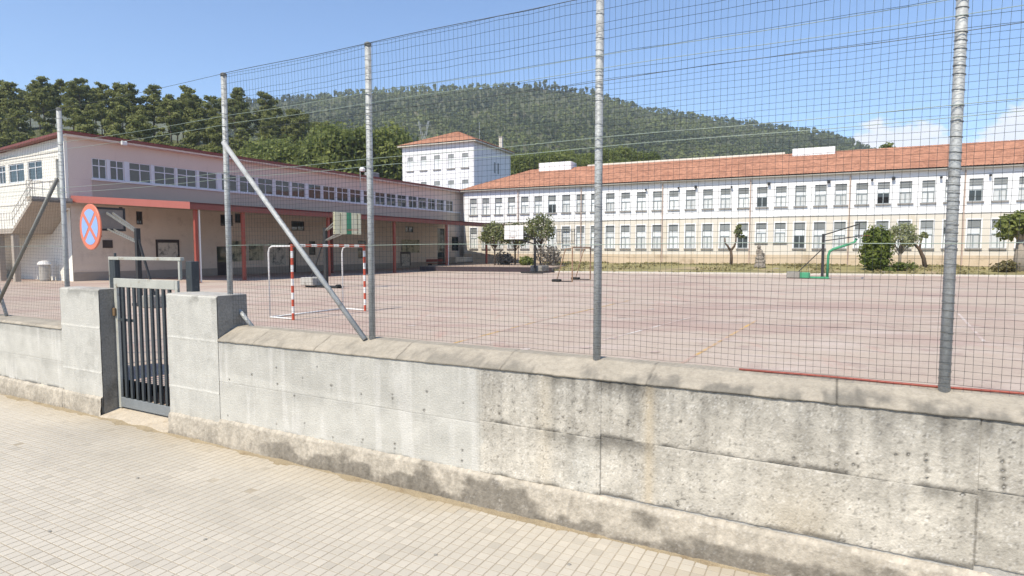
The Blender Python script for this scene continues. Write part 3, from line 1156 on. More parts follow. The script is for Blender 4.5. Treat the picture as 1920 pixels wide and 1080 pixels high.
def wall_sheet(parent, name, u0, u1, prof, du, dz, mode, mat=None, label=None):
    """relief sheet along u following a (y,z) profile; mode picks the stains"""
    pr = [np.array(p, float) for p in prof]
    pts = [pr[0]]
    for a, b in zip(pr[:-1], pr[1:]):
        n_ = max(int(np.linalg.norm(b - a) / dz), 1)
        for i in range(1, n_ + 1):
            pts.append(a + (b - a) * i / n_)
    pts = np.array(pts)
    nu_ = max(int((u1 - u0) / du), 2)
    us = np.linspace(u0, u1, nu_)
    U, I = np.meshgrid(us, np.arange(len(pts)))
    Yp, Zp = pts[I, 0].ravel(), pts[I, 1].ravel()
    U = U.ravel()
    t = np.gradient(pts, axis=0)
    nrm = np.stack([-t[:, 1], t[:, 0]], 1)
    nrm /= np.linalg.norm(nrm, axis=1)[:, None]
    NY, NZ = nrm[I.ravel(), 0], nrm[I.ravel(), 1]
    sp = np.concatenate([[0], np.cumsum(np.linalg.norm(np.diff(pts, axis=0), axis=1))])[I.ravel()]
    c, h, w = field(U + 0, sp + prof[0][1])
    z = Zp
    n1 = fbm(U * 5, sp * 5 + 3, 5, 90)
    n2 = fbm(U * 22, sp * 8, 4, 95)
    if mode == 'panel':
        # uneven edges: mould line at the foot and under the coping
        foot = fbm(U * 3, U * 0, 4, 41)
        zf = prof[0][1] + .02 * foot
        mould = np.exp(-((z - zf) / .022) ** 2) * sstep(.35, .6, fbm(U * 7, z * 0, 4, 43))
        c = c * (1 - .6 * mould * np.where(z < .5, 1, .10 + .9 * w))[:, None]
        zt = prof[-1][1]
        m2 = sstep(zt - .10 - .14 * n2, zt, z) * sstep(.3, .65, fbm(U * 4, z * 0, 4, 47)) * (.25 + .75 * w)
        c = c * (1 - .58 * m2)[:, None]
        c, h = pits(U, z, c, h)
    elif mode == 'coping':
        base = np.array([.37, .328, .262])
        c = base[None] * (1 + .22 * (n1 - .5))[:, None] * (1 + .3 * (fbm(U * 30, sp * 30, 3, 97) - .5))[:, None]
        low = sstep(.26, .08, sp + .22 * (n2 - .5) + .26 * (n1 - .5))
        blot = sstep(.40, .56, fbm(U * 5.5, sp * 2.6, 5, 98) + .07 * sstep(5.5, 7.5, U))
        amt = np.clip(1.0 * low * blot * (.45 + .55 * sstep(3, 7, U)), 0, 1)
        c = c * (1 - amt[:, None]) + np.array([.20, .182, .15])[None] * (.8 + .5 * n2)[:, None] * amt[:, None]
        edge = np.exp(-((sp - .012) / .018) ** 2) * sstep(.30, .6, fbm(U * 5, U * 0, 4, 99)) * sstep(4.0, 6.0, U)
        c = c * (1 - .8 * edge)[:, None]
        for uj in (5.17, 6.56, 3.93, 2.75, 1.72, 7.95, 9.3):
            j = np.exp(-((U - uj + .02 * (n2 - .5)) / .006) ** 2)
            c = c * (1 - .6 * j)[:, None]
            h = h - .006 * j
        h = h * .8 + .006 * (n1 - .5) + .010 * (fbm(U * 12, sp * 12, 3, 92) - .5) * sstep(.16, .0, sp)
    elif mode == 'foot':
        base = np.array([.42, .375, .305])
        c = base[None] * (1 + .35 * (n1 - .5))[:, None] * (1 + .5 * (n2 - .5))[:, None] * (1 + .5 * (fbm(U * 45, sp * 45, 3, 93) - .5))[:, None]
        tt = sp / sp.max()
        dk = sstep(.40, .62, fbm(U * 3.5, sp * 7, 5, 94) + .10 * sstep(2, 6, U) + .62 * (.36 - tt) - .02) * (.35 + .65 * sstep(1.2, 2.6, U))
        c = c * (1 - .50 * dk[:, None])
        soil = sstep(.30, .0, tt + .2 * (n2 - .5)) * sstep(.3, .6, fbm(U * 4, U * 0, 4, 88))
        c = c * (1 - .45 * soil[:, None]) + np.array([.16, .12, .08])[None] * .25 * soil[:, None]
        c = c + (sstep(.80, .86, vnoise(U * 80, sp * 80, 65)) * sstep(4, 5, U) * .07)[:, None]
        h = .016 * (n1 - .5) + .014 * (n2 - .5) + .008 * (fbm(U * 40, sp * 40, 2, 96) - .5)
    elif mode == 'pillar':
        pale = np.array([.49, .475, .425])
        c = pale[None] * (1 + .16 * (n1 - .5))[:, None] * (1 + .14 * (n2 - .5))[:, None]
        for zj in (.66, 1.33):
            j = np.exp(-((z - zj - .01 * (n1 - .5)) / .012) ** 2)
            c = c * (1 + .22 * j)[:, None]
            h = h + .004 * j
        c = c * (1 - .35 * (sstep(.35, .0, z + .2 * (n1 - .5)))[:, None]) * np.array([1, .97, .92])[None] ** sstep(.5, 0, z)[:, None]
        tp = sstep(1.80 - .12 * n2, 1.9, z) * sstep(.45, .6, n1)
        c = c * (1 - .4 * tp)[:, None]
        sc = sstep(.6, .7, fbm(U * 6, z * 5, 5, 77)) * .10
        c = c * (1 - sc)[:, None]
    c = np.clip(c, .02, .8)
    Zq = Zp + NZ * h
    if u0 > 0 and mode == 'panel':
        Zq = Zq + .0065 * (U - 1) * np.clip((Zp - 1.1) / .2, 0, 1)
    if u0 > 0 and mode == 'coping':
        Zq = Zq + .0065 * (U - 1) * np.clip((1.50 - Zp) / .165, 0, 1)
    V = np.stack([U, Yp + NY * h * 1, Zq], 1)
    me = mesh_np(name, V, grid_faces(nu_, len(pts)), M['concrete'], {'col': c}, smooth=True)
    o = link(name, me, parent)
    if label:
        o['label'] = label
    return o


# profile normals point to the street when z grows: (-dz, dy) -> for dz>0 the normal is -y
JOINT_Z = .84


def top_front(u):      # height of the coping's lower edge, and the foot ledge, read along the wall
    return 1.335 + .005 * u


def build_wall(name, label, u0, u1, cuts, fine_to, fine_from=None):
    t = wall_thing(name, label, 'wall')
    zf = .275 if u1 < 2 else .27
    us = [u0] + cuts + [u1]
    zt = 1.335 if u0 > 0 else 1.245
    zb = 1.50 if u0 > 0 else 1.295
    for a, b in zip(us[:-1], us[1:]):
        near = (b > -6 and a < fine_to)
        du = .011 if near else .05
        ledge = .30 + .011 * max((a + b) / 2 - 2, 0)
        zj = JOINT_Z + .012 * ((a + b) / 2 - 5)
        g_ = .0012
        jd = .0018 if b < 5.2 else .0028
        g_ = .0006 if b < 5.2 else .0012
        for z0, z1_ in ((ledge, zj - g_), (zj + g_, zt)):
            wall_sheet(t, 'wall_panel', a + g_, b - g_, [(jd, z0), (0, z0 + .006), (0, z1_ - .005), (jd, z1_)], du, .011 if near else .05, 'panel')
    du = .012
    fe = min(u1, fine_to)
    for a, b, d_ in ([(u0, fe, du)] + ([(fe, u1, .06)] if u1 > fe else [])) if u0 > 0 else [(u0, -6, .06), (-6, u1, du)]:
        l0 = .30 + .011 * max((a + b) / 2 - 2, 0)
        wall_sheet(t, 'plinth', a, b, [(-.060, -.04), (-.050, .02), (-.034, l0 - .03), (-.012, l0 - .004), (0.03, l0 + .002)], d_, .012, 'foot')
        wall_sheet(t, 'coping', a, b, [(0.01, zt - .006), (-.012, zt - .004), (-.012, zt + .015), (.02, zt + .04), (.26, zb - .004), (.30, zb), (.40, zb)], d_, .012, 'coping')
    bk = MB()
    bk.box(u0 + .002, u1, .012, .396, -.1, zt)
    bk.face([(u0 + .002, .40, 0), (u0 + .002, .40, zb), (u1, .40, zb), (u1, .40, 0)][::-1])
    bk.face([(u0 + .002, .0, .1), (u0 + .002, .0, zt), (u0 + .002, .3, zb - .01), (u0 + .002, .4, zb - .01), (u0 + .002, .4, .1)])
    bk.build('wall_core', M['concrete_plain'], t)
    return t


build_wall('street_wall', 'long grey stained concrete wall under the wire fence right of the gate', 1.062, 16, [4.93, 6.16, 8.79, 12.0], 10.2)
build_wall('street_wall', 'pale low concrete wall left of the gate, running off the left edge', -16, -2.705, [-9.0, -5.6], -2.7)


def pillar(u0, u1, label, extra, depth):
    t = wall_thing('gate_pillar', label, 'pillar', 0, 'concrete pillars at the gate')
    z1_ = 1.90
    wall_sheet(t, 'pillar_face', u0, u1, [(-.004, -.04), (-.004, .28), (-.004, z1_ - .012), (.010, z1_)], .011, .011, 'pillar')
    b = MB()
    b.box(u0 + .0015, u1 - .0015, .008, depth, -.1, z1_ - .003)
    b.build('pillar_core', M['concrete_dark'], t)  # shade on the pillar's side faces is put into this darker concrete
    b = MB()
    b.box(u0 + .004, u1 - .004, .012, depth - .004, z1_ - .004, z1_ + .010, bev=.004)
    b.build('mortar_cap', M['concrete_plain'], t)
    f = wall_sheet(t, 'pillar_foot', u0 - .001, u1 + (.02 if extra else 0), [(-.050, -.04), (-.046, .02), (-.034, .27), (-.014, .292), (.01, .30)], .012, .012, 'foot')
    return t


pillar(-2.70, -1.62, 'left concrete gate pillar, joining the pale wall at the left edge', False, .27)
pillar(.02, 1.06, 'right concrete gate pillar, joining the long stained wall', True, .44)

# doorstep: sloping cement threshold
ds = wall_thing('doorstep', 'sloping sandy cement doorstep under the grey gate', 'doorstep')
b = MB()
us_ = np.linspace(-1.62, .02, 24)
for a, c_ in zip(us_[:-1], us_[1:]):
    y0 = -.05 + .015 * math.sin(a * 9)
    y1_ = -.05 + .015 * math.sin(c_ * 9)
    b.face([(a, y0, -.02), (c_, y1_, -.02), (c_, y1_ + .015, .03), (a, y0 + .015, .03)])
    b.face([(a, y0 + .015, .03), (c_, y1_ + .015, .03), (c_, .26, .095), (a, .26, .095)])
    b.face([(a, .26, .095), (c_, .26, .095), (c_, .62, .10), (a, .62, .10)])
b.build('threshold', pmat('sandy_threshold', (.50, .43, .33), .9, .25, 4, 40, .4, c2=(.36, .29, .2), c2_amt=.4, c2_scale=5), ds)
# ramp inside the gate up to the court
rp = MB()
rp.face([(-1.66, .62, .09), (.06, .62, .09), (.06, 1.6, COURT_Z + .01), (-1.66, 1.6, COURT_Z + .01)])
rp_o = rp.build('gate_ramp', M['court'], None)
rp_o.location = w2(0, 0, 0)
rp_o.rotation_euler = (0, 0, W_RZ)
tag(rp_o, kind='structure')

# ---- gate
gt = wall_thing('metal_gate', 'grey barred steel gate between the two concrete pillars', 'gate')
GD = .215
b = MB(); b.box(-1.80, -1.70, GD + .05, GD + .15, .1, 2.335, bev=.006); b.build('gate_post', M['gate_steel'], gt)
b = MB(); b.box(-1.815, -1.803, GD + .045, GD + .155, 1.9, 2.34); b.build('post_edge_plate', M['gate_light'], gt)
b = MB(); b.box(-.03, .10, GD + .10, GD + .22, .1, 2.33, bev=.006); b.build('gate_post', M['gate_steel'], gt)
b = MB(); b.box(-1.82, -.05, GD + .04, GD + .10, 2.337, 2.385, bev=.004); b.build('lintel_bar', M['gate_light'], gt)
b = MB(); b.tube([(-1.66, GD + .06, 2.30), (-1.66, GD + .06, 2.44)], .018, 8); b.build('lintel_pin', M['gate_steel'], gt)
b = MB(); b.box(-.125, -.085, GD + .05, GD + .09, 2.07, 2.337, bev=.004); b.build('inner_jamb', M['gate_light'], gt)
b = MB(); b.box(-1.645, -1.61, GD + .02, GD + .06, 2.07, 2.337, bev=.004); b.build('inner_jamb', M['gate_steel'], gt)
b = MB(); b.box(-1.605, -1.535, GD - .01, GD + .03, .10, 2.065, bev=.004); b.build('stile', M['gate_light'], gt)
b = MB(); b.box(-.12, -.06, GD - .01, GD + .03, .10, 2.065, bev=.004); b.build('stile', M['gate_light'], gt)
b = MB(); b.box(-1.535, -.12, GD - .014, GD + .026, 1.935, 2.065, bev=.005); b.build('top_rail', M['gate_light'], gt)
b = MB(); b.box(-1.535, -.12, GD - .012, GD + .024, .12, .265, bev=.005); b.build('bottom_rail', pmat('bottom_rail_paint', (.20, .215, .22), .5, .2, 5, 50, .1), gt)
bar_me = MB().box(-.026, .026, -.008, .020, .265, 1.935).mesh('bar', M['gate_steel'])
for i in range(9):
    o = link('bar', bar_me, gt)
    o.location = (-1.535 + .1415 * (i + 1) - .0, GD, 0)
b = MB(); b.box(-1.53, -1.15, GD + .024, GD + .042, 1.42, 1.46); b.build('latch_bar', M['gate_steel'], gt)
b = MB(); b.box(-1.615, -1.55, GD - .045, GD - .012, 1.50, 1.62, bev=.006); b.build('lock_box', pmat('rusty_lock', (.20, .13, .07), .7, .3, 8, 60, .1), gt)
for zz in (.45, 1.75):
    b = MB(); b.tube([(-.075, GD - .03, zz), (-.075, GD - .03, zz + .12)], .018, 8); b.build('hinge', M['galv_dark'], gt)

# ---- fence
fe = wall_thing('wire_fence', 'tall grey wire mesh fence on tubular posts along the top of the street wall', 'fence')
FD = .27
ZTOP = 4.73
POSTS = [(-8.2, 1.28), (-5.62, 1.28), (-3.05, 1.28), (.96, 1.45), (3.36, 1.46), (6.02, 1.47), (8.62, 1.48), (11.2, 1.48), (13.8, 1.48)]
RP = .0355


def ties(z0, z1_, r, full):
    b = MB()
    z = z0
    rr = random.Random(3)
    while z < z1_:
        n_ = 10
        pts = []
        for k_ in range(n_ + 1):
            q = math.pi * 2 * k_ / n_
            pts.append((math.cos(q) * (r + .003), math.sin(q) * (r + .003), z + .010 * math.sin(q * .5 + .4)))
        b.tube(pts, .0024 if full else .0017, 4, cap=False)
        z += (.05 * rr.choice([1, 1, 1, 2]) if full else .05 * rr.choice([1, 2, 2, 4])) + .006
    return b.mesh('wire_ties', M['galv_dark'])


for pi_, (u, zb) in enumerate(POSTS):
    b = MB()
    b.tube([(0, 0, zb - .2), (0, 0, ZTOP - .012)], RP, 14)
    p = b.build('post', M['galv'], fe, smooth=False)
    for f in p.data.polygons:
        f.use_smooth = len(f.vertices) == 4
    p.location = (u, FD, 0)
    cp = MB()
    cp.lathe([(RP + .004, ZTOP - .03), (RP + .004, ZTOP + .006), (RP * .6, ZTOP + .018)], 0, 0, 14)
    cp.build('post_cap', M['galv_dark'], p)
    tag(link('wire_ties', ties(zb + .04, ZTOP - .06, RP, u > 8), p), kind='stuff')
b = MB(); b.tube([(.985, FD - .05, 3.86), (3.30, FD - .055, 1.49)], .030, 12)
for i in range(30):
    q = i / 30 + .015
    c0 = Vector((.985, FD - .05, 3.86)).lerp(Vector((3.30, FD - .055, 1.49)), q)
b.build('brace', M['galv'], fe, smooth=True)
b = MB(); b.tube([(-3.10, FD - .05, 3.62), (-5.56, FD - .05, 1.30)], .030, 12); b.build('brace', M['galv_dark'], fe, smooth=True)
b = MB(); b.tube([(-5.66, FD + .02, 2.15), (-5.20, FD + .02, 1.30)], .028, 12); b.build('brace', M['galv'], fe, smooth=True)
b = MB(); b.tube([(.97, FD + .06, 1.76), (1.30, FD + .10, 1.44)], .028, 12); b.build('brace', M['galv'], fe, smooth=True)


def mesh_bay(ua, ub, zb, seed):
    r = np.random.RandomState(seed)
    b = MB()
    zseam = 3.97
    WR = .00135
    rows = list(np.arange(zb + .02, zseam, .052)) + [zseam + .015, zseam + .09, zseam + .235, zseam + .365, zseam + .43, zseam + .50, zseam + .62, zseam + .705, ZTOP - .02]
    nvert = int(round((ub - ua) / .052))
    L_ = ub - ua
    sag = lambda u, z: .012 * math.sin(math.pi * (u - ua) / L_) * math.sin(3 * z + seed) + .004 * math.sin(11 * u + 5 * z + seed)
    bow = lambda u, z: FD - .042 + .018 * math.sin(math.pi * (u - ua) / L_) * math.sin(2.1 * z + seed * 1.7) + .003 * math.sin(9 * u + 13 * z)
    for i in range(1, nvert):
        u = ua + L_ * i / nvert
        ph = r.uniform(0, 6)
        zs = np.linspace(zb + .02, ZTOP - .02, 9)
        pts = [(u + .0035 * math.sin(3.1 * z + ph) + .003 * math.sin(9 * z + ph), bow(u, z), z) for z in zs]
        b.tube(pts, WR, 3, cap=False)
    for z in rows:
        z = z + r.uniform(-.004, .004)
        us2 = np.linspace(ua, ub, 9)
        thick = WR * (1.35 if z > zseam - .02 else 1.05)
        b.tube([(u, bow(u, z) - .002, z + sag(u, z)) for u in us2], thick, 3, cap=False)
    o = b.build('mesh_panel', M['wire'], fe)
    tag(o, kind='stuff')


for i, ((ua, za), (ub, zb)) in enumerate(zip(POSTS[:-1], POSTS[1:])):
    if (ua, ub) == (-3.05, .96):
        continue
    mesh_bay(ua, ub, max(za, zb) + .05, i)
# tension wires, one object per wire and length of fence
for ua, ub in ((-8.2, -3.05), (.96, 13.8)):
    for z, m_, r_ in ((2.545, 'green_wire', .0032), (3.40, 'green_wire', .0028), (3.48, 'green_wire', .0028), (4.08, 'green_wire', .0026), (4.19, 'green_wire', .0026),
                      (ZTOP - .012, 'wire', .0035), (3.975, 'wire', .0026)):
        b = MB()
        us2 = np.linspace(ua, ub, 40)
        b.tube([(u, FD - .046, z + .006 * math.sin(u * 2.3 + z * 9)) for u in us2], r_, 5)
        b.build('tension_wire', M[m_], fe)
# wires that cross above the gate
for z in (3.40, 3.48, 4.08, 4.19, ZTOP - .012):
    b = MB()
    b.tube([(u, FD - .046, z - .02 * math.sin(math.pi * (u + 3.05) / 4.0)) for u in np.linspace(-3.05, .96, 12)], .0026, 5)
    b.build('tension_wire', M['green_wire'] if z < 4.5 else M['wire'], fe)
rt = wall_thing('red_strip', 'thin red strip lying along the wall top behind the wire mesh', 'strip')
b = MB()
b.tube([(u, .325 + .004 * math.sin(u * 3), 1.512 + .003 * math.sin(u * 5)) for u in np.linspace(7.24, 15.5, 40)], .0095, 6)
b.build('painted_pipe', M['red_paint'], rt)

# ---- no-stopping sign, fixed to the fence beside its post
def arc_poly(r0, r1, a0, a1, n_, y, mb):
    for i in range(n_):
        p, q = a0 + (a1 - a0) * i / n_, a0 + (a1 - a0) * (i + 1) / n_
        mb.face([(r0 * math.cos(p), y, r0 * math.sin(p)), (r1 * math.cos(p), y, r1 * math.sin(p)), (r1 * math.cos(q), y, r1 * math.sin(q)), (r0 * math.cos(q), y, r0 * math.sin(q))])


def sign():
    SD = .17
    u, z = wall_uv(170, 425.5, SD)
    P = w2(u, SD, z)
    Yd = P[1]
    R_ = 42.5 / F_PX * Yd * 1.005
    t = thing('no_stopping_sign', 'round red and blue no stopping sign facing the street near the left fence post', 'traffic sign', P, W_RZ - math.radians(5))
    b = MB()
    n_ = 40
    prof = [(R_ * .985, .012), (R_, .006), (R_, -.006), (R_ * .985, -.012)]
    for (ra, ya), (rb, yb) in zip(prof[:-1], prof[1:]):
        for i in range(n_):
            p, q = 2 * math.pi * i / n_, 2 * math.pi * (i + 1) / n_
            b.face([(ra * math.cos(p), ya, ra * math.sin(p)), (ra * math.cos(q), ya, ra * math.sin(q)), (rb * math.cos(q), yb, rb * math.sin(q)), (rb * math.cos(p), yb, rb * math.sin(p))])
    b.face([(R_ * .985 * math.cos(2 * math.pi * i / n_), .012, R_ * .985 * math.sin(2 * math.pi * i / n_)) for i in range(n_)])
    b.face([(R_ * .985 * math.cos(2 * math.pi * i / n_), -.012, R_ * .985 * math.sin(2 * math.pi * i / n_)) for i in range(n_)][::-1])
    b.build('sign_plate', M['sign_red'], t)
    # four blue fields between the red ring and the red cross
    b = MB()
    ri, hw = R_ * .775, R_ * .095
    for qd in range(4):
        a_mid = qd * math.pi / 2
        off = math.asin(hw / ri)
        a0, a1 = a_mid - math.pi / 4 + off, a_mid + math.pi / 4 - off
        apex = hw * math.sqrt(2)
        pts = [(apex * math.cos(a_mid), -.0145, apex * math.sin(a_mid))]
        for i in range(13):
            a = a0 + (a1 - a0) * i / 12
            pts.append((ri * math.cos(a), -.0145, ri * math.sin(a)))
        fld = MB()
        fld.face(pts)
        fld.build('blue_field', M['sign_blue'], t)
    b = MB()
    for zz in (-.14, .14):
        b2 = MB()
        b2.bar((-.45, .05, zz), (.2, .05, zz), .035, .03)
        b2.bar((-.06, .05, zz), (-.06, .012, zz), .03, .03)
        b2.build('bracket', M['galv_dark'], t)


sign()

# ---- pavement: small square cement tiles in sandy joints
pv = MB()
pv.face([w2(-20, -3.48, -.0030), w2(20, -3.48, -.0030), w2(20, .3, -.0030), w2(-20, .3, -.0030)])
pave = pv.build('pavement', M['mortar'])
tag(pave, kind='structure')
TP = .100


def tile_geo(cx, cy, gap, r):
    """bevelled tile top, 5 quads + 4 bevels, local z about 0"""
    h = TP / 2 - gap / 2
    bv = .0022
    dz = r.uniform(-.0005, .0005)
    tx, ty = r.uniform(-.002, .002), r.uniform(-.002, .002)
    vs_, o = [], []
    for s, zz in ((h, -.010), (h, -.0016), (h - bv, 0)):
        for sx, sy in ((-1, -1), (1, -1), (1, 1), (-1, 1)):
            x, y = sx * s, sy * s
            vs_.append((cx + x, cy + y, zz + dz + tx * x + ty * y))
    fs = [(8, 9, 10, 11)]
    for a in (0, 4):
        for k_ in range(4):
            k2 = (k_ + 1) % 4
            fs.append((a + k_, a + k2, a + 4 + k2, a + 4 + k_))
    return vs_, fs


def tile_tone(u, v, r):
    a = fbm(np.array([u * .8]), np.array([v * .8]), 4, 120)[0]
    base = np.array([.50, .455, .378]) * (1 + .22 * (a - .5)) * r.uniform(.97, 1.025)
    hs = (math.sin((u // .4) * 127.1 + (v // .4) * 311.7) * 43758.5453) % 1.0
    base = base * (.975 + .05 * hs)
    g_ = fbm(np.array([u * .45 + 9]), np.array([v * .9]), 4, 125)[0]
    base = base * (1 - .07 * float(sstep(.52, .66, g_)))
    d = np.clip(1 - (-v) / .55, 0, 1)
    dirt = d * (.4 + .9 * fbm(np.array([u * 3]), np.array([v * 5]), 4, 130)[0])
    dirt = float(np.clip(dirt, 0, 1)) * .65
    base = base * (1 - dirt) + np.array([.40, .325, .215]) * dirt
    if r.random() < .04:
        base = base * r.uniform(.87, .95)
    return base


def tiles():
    r = random.Random(21)
    allt = []
    for i in range(-150, 150):
        for j in range(0, 34):
            u, v = (i + .5) * TP, -.065 - (j + .5) * TP
            P = w2(u, v, 0)
            if P[1] < .5:
                sz = 0
            else:
                d = math.hypot(P[0], P[1], 2.5)
                px = 960 + F_PX * P[0] / P[1]
                py = 467 + F_PX * 2.5 / P[1]
                sz = 1 / d if (-10 < px < 1930 and py < 1083) else 0
            allt.append((sz, u, v))
    allt.sort(key=lambda t: -t[0])
    protos = []
    for k_ in range(24):
        vs_, fs = tile_geo(0, 0, .0095, r)
        cv = tile_tone(7.0 + k_ * .31, -1.5 - .05 * k_, r)
        protos.append(mesh_np('paving_tile', vs_, np.array(fs), M['tile'], {'col': np.repeat(cv[None], len(vs_), 0)}))
    for sz, u, v in allt[:300]:
        o = link('paving_tile', protos[r.randrange(24)], pave)
        o.location = w2(u, v, 0)
        o.rotation_euler = (0, 0, W_RZ + r.choice([0, 1, 2, 3]) * math.pi / 2)
    V, Fc, C = [], [], []
    for sz, u, v in allt[300:]:
        if abs(u - 2) > 13:
            continue
        vs_, fs = tile_geo(u, v, .0095, r)
        if r.random() < .004:
            continue
        b0 = len(V)
        V += vs_
        Fc += [tuple(b0 + q for q in f) for f in fs]
        cv = tile_tone(u, v, r)
        C += [cv] * len(vs_)
    V = np.array(V)
    Wd = WO[None] + V[:, :1] * WU[None] + V[:, 1:2] * WV[None] + V[:, 2:] * np.array([[0, 0, 1]])
    o = link('paving_tiles', mesh_np('paving_tiles', Wd, np.array(Fc), M['tile'], {'col': np.array(C)}), pave)
    tag(o, kind='stuff')


tiles()
# gritty dirt gathered where pavement meets wall
dm = []
rr = np.random.RandomState(4)
nu_, nv_ = 500, 7
us_ = np.linspace(-14, 15, nu_)
hh_ = fbm(us_ * 3, us_ * 0, 5, 140)
for j in range(nv_):
    q = j / (nv_ - 1)
    for i, u in enumerate(us_):
        wd = .06 + .16 * max(hh_[i] - .33, 0) * 2
        v = -.03 - wd * q
        z = (.016 * (1 - q) ** 2 * (0.4 + hh_[i]) + .0075) * (1 - q) - .009 * q + rr.uniform(-.0015, .0015)
        dm.append(w2(u, v, z))
tag(link('swept_dirt', mesh_np('swept_dirt', dm, grid_faces(nu_, nv_), pmat('swept_dirt', (.33, .265, .17), .95, .35, 8, 90, .6, c2=(.20, .15, .09), c2_amt=.4, c2_scale=4), smooth=True)), kind='stuff')['label'] = 'sandy dirt gathered along the foot of the street wall'

# weeds at the wall foot
def weed(px, py, s, green, label):
    P = at_z(px, py, .01)
    r = np.random.RandomState(int(px))
    cs = r.normal(size=(int(46), 3)) * np.array([.05, .035, .045]) * s + np.array([0, 0, .055 * s])
    cs[:, 2] = np.abs(cs[:, 2])
    V, Fc = leaf_quads(cs, .035 * s, int(px) + 2, 0, 2.6)
    t = thing('weed', label, 'weed', P, 0, 'weeds at the foot of the street wall')
    link('leaves', mesh_np('weed_leaves', V, Fc, M['bright_leaf' if green else 'dry_leaf'], {'tint': np.repeat(r.rand(len(cs)) * .8, 4)}), t)
    b = MB()
    for k_ in range(5):
        a = k_ * 1.3
        b.tube([(0, 0, -.01), (math.cos(a) * .03 * s, math.sin(a) * .03 * s, .06 * s)], .003, 4)
    o = b.build('stems', M['dry_leaf'], t)
    tag(o, kind='stuff')


weed(895, 932, .8, True, 'tiny green weed leftmost at the foot of the stained wall')
weed(940, 946, 1.0, False, 'dry brown weed between the leftmost green weed and the tall dry one')
weed(992, 952, 1.25, False, 'tallest dry weed with dark stems at the wall foot')
weed(1078, 980, 1.0, False, 'dark brown tuft of dry weed right of the tallest dry one')
weed(1505, 1074, .9, True, 'small green weed at the bottom edge by the wall foot, rightmost of all')
PB = [(93, 996, 'lone dark pebble on the tiles far left near the bottom edge'), (385, 1011, 'dark pebble on the tiles below the gate near the bottom edge'),
      (817, 1040, 'dark pebble on the tiles left of bottom centre'), (1067, 1058, 'dark pebble on the tiles nearest the bottom right corner of the pavement'),
      (258, 896, 'dark pebble on the tiles straight below the doorstep')]
for px, py, lb in PB:
    P = at_z(px, py, .004)
    bm = bmesh.new()
    bmesh.ops.create_icosphere(bm, subdivisions=2, radius=.012)
    for v in bm.verts:
        v.co *= random.uniform(.8, 1.2)
        v.co.z *= .55
        v.co.x *= 1.5
    b = MB(); b.add_bm(bm)
    o = b.build('pebble', M['concrete_dark'])
    o.location = P
    tag(o, lb, 'pebble', 'pebbles on the pavement')
# ================================================================== BUILDINGS
def facade(mb, x0, x1, z0, z1, openings, depth, mi=0, y=0.0):
    """wall face at local y with real openings (rects x0,x1,z0,z1) and their reveals going inwards (+y)"""
    ops = [o for o in openings if o[0] < x1 and o[1] > x0 and o[2] < z1 and o[3] > z0]
    xs = sorted(set([x0, x1] + [min(max(v, x0), x1) for o in ops for v in o[:2]]))
    zs = sorted(set([z0, z1] + [min(max(v, z0), z1) for o in ops for v in o[2:4]]))
    for a, b in zip(xs[:-1], xs[1:]):
        run = None
        for c, d in zip(zs[:-1], zs[1:]):
            cx, cz = (a + b) / 2, (c + d) / 2
            if any(o[0] < cx < o[1] and o[2] < cz < o[3] for o in ops):
                continue
            mb.face([(a, y, c), (b, y, c), (b, y, d), (a, y, d)], mi)
    for o in ops:
        a, b, c, d = max(o[0], x0), min(o[1], x1), max(o[2], z0), min(o[3], z1)
        q = y + depth
        mb.face([(a, y, c), (a, y, d), (a, q, d), (a, q, c)], mi)
        mb.face([(b, y, d), (b, y, c), (b, q, c), (b, q, d)], mi)
        mb.face([(a, y, c), (a, q, c), (b, q, c), (b, y, c)], mi)
        mb.face([(a, q, d), (a, y, d), (b, y, d), (b, q, d)], mi)


def tiled_slope(name, parent, e0, e1, r1, r0, wave=.24, course=.42, amp=.045):
    """clay tiled roof plane: eaves e0-e1, ridge r0-r1 (local points); curved tiles in courses"""
    e0, e1, r0, r1 = map(np.array, (e0, e1, r0, r1))
    L_ = np.linalg.norm(e1 - e0)
    S_ = np.linalg.norm((r0 + r1) / 2 - (e0 + e1) / 2)
    nw = int(L_ / wave) * 4
    nc = max(int(S_ / course), 2)
    nrm = np.cross(e1 - e0, (r0 + r1) / 2 - (e0 + e1) / 2)
    nrm = nrm / np.linalg.norm(nrm)
    if nrm[2] < 0:
        nrm = -nrm
    tu = np.linspace(0, 1, nw + 1)
    ph = np.abs(np.sin(np.pi * tu * L_ / wave)) ** .8
    V = []
    for cidx in range(nc):
        for k_, v in enumerate((cidx / nc, (cidx + 1.0) / nc)):
            a = e0 + (r0 - e0) * v
            b = e1 + (r1 - e1) * v
            base = a[None] + (b - a)[None] * tu[:, None]
            h = amp * ph + (.05 if k_ == 0 else .012)
            V.append(base + nrm[None] * h[:, None])
    V = np.concatenate(V)
    n_ = nw + 1
    Fc = []
    for row in range(nc * 2 - 1):
        i = np.arange(nw) + row * n_
        Fc.append(np.stack([i, i + 1, i + 1 + n_, i + n_], 1))
    return link(name, mesh_np(name, V, np.concatenate(Fc), M['roof_tile'], smooth=True), parent)


